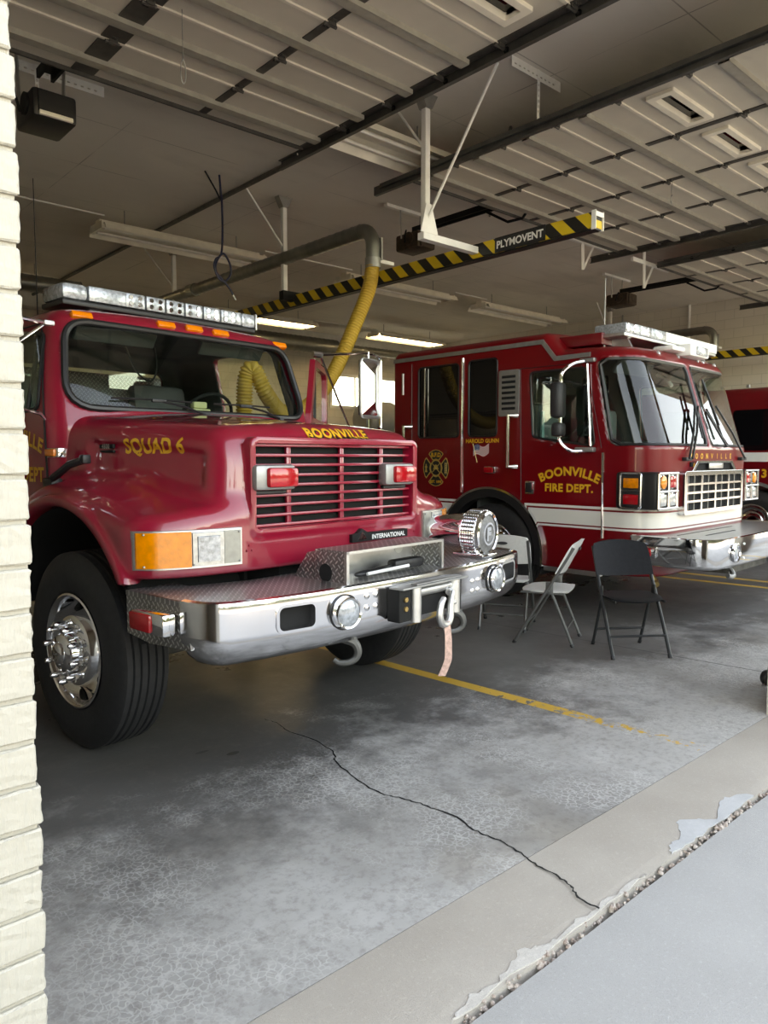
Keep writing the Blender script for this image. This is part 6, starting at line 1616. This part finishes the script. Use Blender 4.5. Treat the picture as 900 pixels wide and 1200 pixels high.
# ================================================================== FOLDING CHAIRS
def tubeline(mb, p, q_, r=0.0125): return mb.cyl(p, q_, r, n=12)
def folding_chair(loc, rz, white, label):
    """origin on the floor under the seat; faces local -y"""
    root = thing('folding_chair', loc, rz, label, 'chair', 'folding chairs between the two trucks')
    pl_, st_ = ('white_plastic', 'chair_steel') if white else ('black_plastic', 'chair_black')
    hw = 0.225
    for s_ in (-1, 1):
        # long tube: front foot up to the backrest
        lg = MB().tube(smooth_path([(s_ * hw, -0.235, 0.0), (s_ * hw, -0.08, 0.27), (s_ * (hw - 0.005), 0.092, 0.56), (s_ * (hw - 0.01), 0.228, 0.80)], 6), 0.0135, 10).build('front_leg', st_, root)
        MB().cyl((s_ * hw, -0.235, 0.0), (s_ * hw, -0.224, 0.022), 0.0165, n=12).build('foot_cap', 'black', lg)
        rl_ = MB().tube([(s_ * (hw - 0.028), 0.235, 0.0), (s_ * (hw - 0.028), 0.12, 0.28), (s_ * (hw - 0.028), 0.055, 0.44)], 0.012, 10).build('rear_leg', st_, root)
        MB().cyl((s_ * (hw - 0.028), 0.235, 0.0), (s_ * (hw - 0.028), 0.222, 0.024), 0.015, n=12).build('foot_cap', 'black', rl_)
        MB().rbox((s_ * (hw - 0.012), 0.045, 0.465), (0.012, 0.06, 0.10), 0.004).build('hinge_plate', st_, root)
        MB().b2((s_ * (hw - 0.03) - 0.006, -0.19, 0.415), (s_ * (hw - 0.03) + 0.006, 0.16, 0.432)).build('seat_rail', st_, root, smooth=None)
    MB().cyl((-hw, -0.155, 0.155), (hw, -0.155, 0.155), 0.009, n=10).build('front_stretcher', st_, root)
    MB().cyl((-hw + 0.028, 0.175, 0.14), (hw - 0.028, 0.175, 0.14), 0.009, n=10).build('rear_stretcher', st_, root)
    # moulded seat: rounded front, slightly dished
    nx, ny = 17, 15; top = np.zeros((nx, ny, 3)); bot = np.zeros((nx, ny, 3))
    for i in range(nx):
        for j in range(ny):
            u = -1 + 2 * i / (nx - 1); v = -1 + 2 * j / (ny - 1)
            uu = u * sqrt(1 - 0.32 * v * v); vv = v * sqrt(1 - 0.38 * u * u) if v < 0 else v * sqrt(1 - 0.10 * u * u)
            e = max(abs(u), abs(v)); z = 0.452 - 0.012 * (1 - uu * uu) * (1 - vv * vv) - 0.018 * max(0, -vv) ** 3 - 0.006 * e ** 8
            top[i, j] = (uu * 0.222, -0.005 + vv * 0.205, z); bot[i, j] = (uu * 0.216, -0.005 + vv * 0.199, 0.430 - 0.012 * max(0, -vv) ** 3)
    def closed(top, bot):
        mb = MB().grid(top).grid(bot); nx, ny = top.shape[:2]
        ring_ = [(i, 0) for i in range(nx)] + [(nx - 1, j) for j in range(1, ny)] + [(i, ny - 1) for i in range(nx - 2, -1, -1)] + [(0, j) for j in range(ny - 2, 0, -1)]
        n_ = len(ring_)
        mb.add([top[p] for p in ring_] + [bot[p] for p in ring_], [(k, (k + 1) % n_, n_ + (k + 1) % n_, n_ + k) for k in range(n_)])
        return mb
    closed(top, bot).build('seat', pl_, root, smooth=50)
    nz = 13; top = np.zeros((nx, nz, 3)); bot = np.zeros((nx, nz, 3))
    for i in range(nx):
        for j in range(nz):
            u = -1 + 2 * i / (nx - 1); v = -1 + 2 * j / (nz - 1)
            vv = v * sqrt(1 - 0.34 * u * u) if v > 0 else v * sqrt(1 - 0.12 * u * u); uu = u * (1 - 0.10 * max(0, v) ** 3 * 1.0)
            zz = 0.715 + 0.135 * vv; y = 0.160 + (zz - 0.68) * 0.52 + 0.030 * (1 - uu * uu) - 0.012
            top[i, j] = (uu * 0.232, y - 0.012, zz); bot[i, j] = (uu * 0.226, y + 0.012, zz)
    bk = closed(top, bot).build('backrest', pl_, root, smooth=50)
    if white:
        MB().prism([(0.045 * cos(t), 0.775 + 0.013 * sin(t)) for t in np.linspace(0, 2 * pi, 25)[:-1]], 'xz', 0.243, 0.252).build('backrest_badge', 'black', bk, smooth=None)
    return root
folding_chair((5.24, 2.955, 0), radians(-36), False, 'black folding chair in front of the fire engine, right of the white ones')
folding_chair((5.08, 3.60, 0), radians(205), True, 'white folding chair seen side-on, between the black chair and the winch bumper')
folding_chair((5.21, 4.15, 0), radians(120), True, 'white folding chair half hidden behind the chrome siren, black oval on its back')

# ================================================================== THIRD TRUCK
T3 = thing('fire_truck', (12.9, 3.1, 0), radians(0), 'dark red truck with gold 3 on its side, behind the fire engine', 'fire truck')
W3 = 1.15
def f_t3(a, b, z):
    A = np.abs(a)
    d = smax(A - (W3 - 0.10 * ss(1.9, 2.6, z)), 0.30 * np.clip(z - 1.4, 0, 1.2) - b, 0.16)
    d = smax(d, z - (2.60 - 0.03 * A * A), 0.12); d = smax(d, b - 6.5, 0.03); d = smax(d, 0.5 - z, 0.02)
    r = np.hypot(b - 1.55, z - 0.5) - 0.60
    d = smax(d, -smax(r, 0.6 - A, 0.01), 0.015)
    lip = smax(np.abs(r) - 0.025, np.abs(A - 1.165) - 0.03, 0.01)
    return d
sdf_obj('cab', f_t3, (-1.25, -0.1, 0.44), (1.25, 6.6, 2.70), 0.034, ['red_plain'], T3)
for (b0, b1) in ((0.35, 1.05), (1.18, 1.86), (2.1, 3.0)):
    MB().prism(round_poly([(b0, 1.61), (b1, 1.61), (b1, 2.23), (b0 + 0.04, 2.23)], 0.06, 4), 'yz', -W3 - 0.004, -W3 + 0.06).build('side_window', 'glass_dark', T3, smooth=None)
MB().b2((-W3 - 0.003, 0.25, 1.44), (-W3 + 0.01, 6.4, 1.58)).build('belt_band', 'white', T3, smooth=None)
letters('number_lettering', '3', 0.17, 'gold', T3, lambda x, y: (-W3 - 0.004, 1.37 - x, 1.205 + y), 0.04)
n = 40; P_ = np.zeros((n, 5, 3))
for i in range(n):
    t = radians(-5 + 190 * i / (n - 1))
    for k, (r, x) in enumerate(((0.595, -W3 + 0.02), (0.64, -W3 + 0.02), (0.64, -W3 - 0.035), (0.595, -W3 - 0.035), (0.595, -W3 + 0.02))): P_[i, k] = (x, 1.55 + r * cos(t), 0.5 + r * sin(t))
MB().grid(P_).build('arch_trim', 'steel_grey', T3, smooth=40)
MB().grid(np.array([[(x, 1.55 + 0.59 * cos(t), 0.5 + 0.59 * sin(t)) for x in (-0.58, -W3 + 0.01)] for t in np.linspace(-0.3, pi + 0.3, 24)])).build('wheel_well', 'void', T3, smooth=60)
for s_ in (-1, 1):
    wheel('front_wheel', T3, (s_ * 0.98, 1.55, 0.5), 0.5, 0.28, s_, False); wheel('rear_wheel', T3, (s_ * 0.98, 5.6, 0.5), 0.5, 0.28, s_, False)
for b in (1.75, 2.15): MB().rbox((-0.90, b, 2.61), (0.05, 0.05, 0.05), 0.01).build('roof_bracket', 'steel_grey', T3)
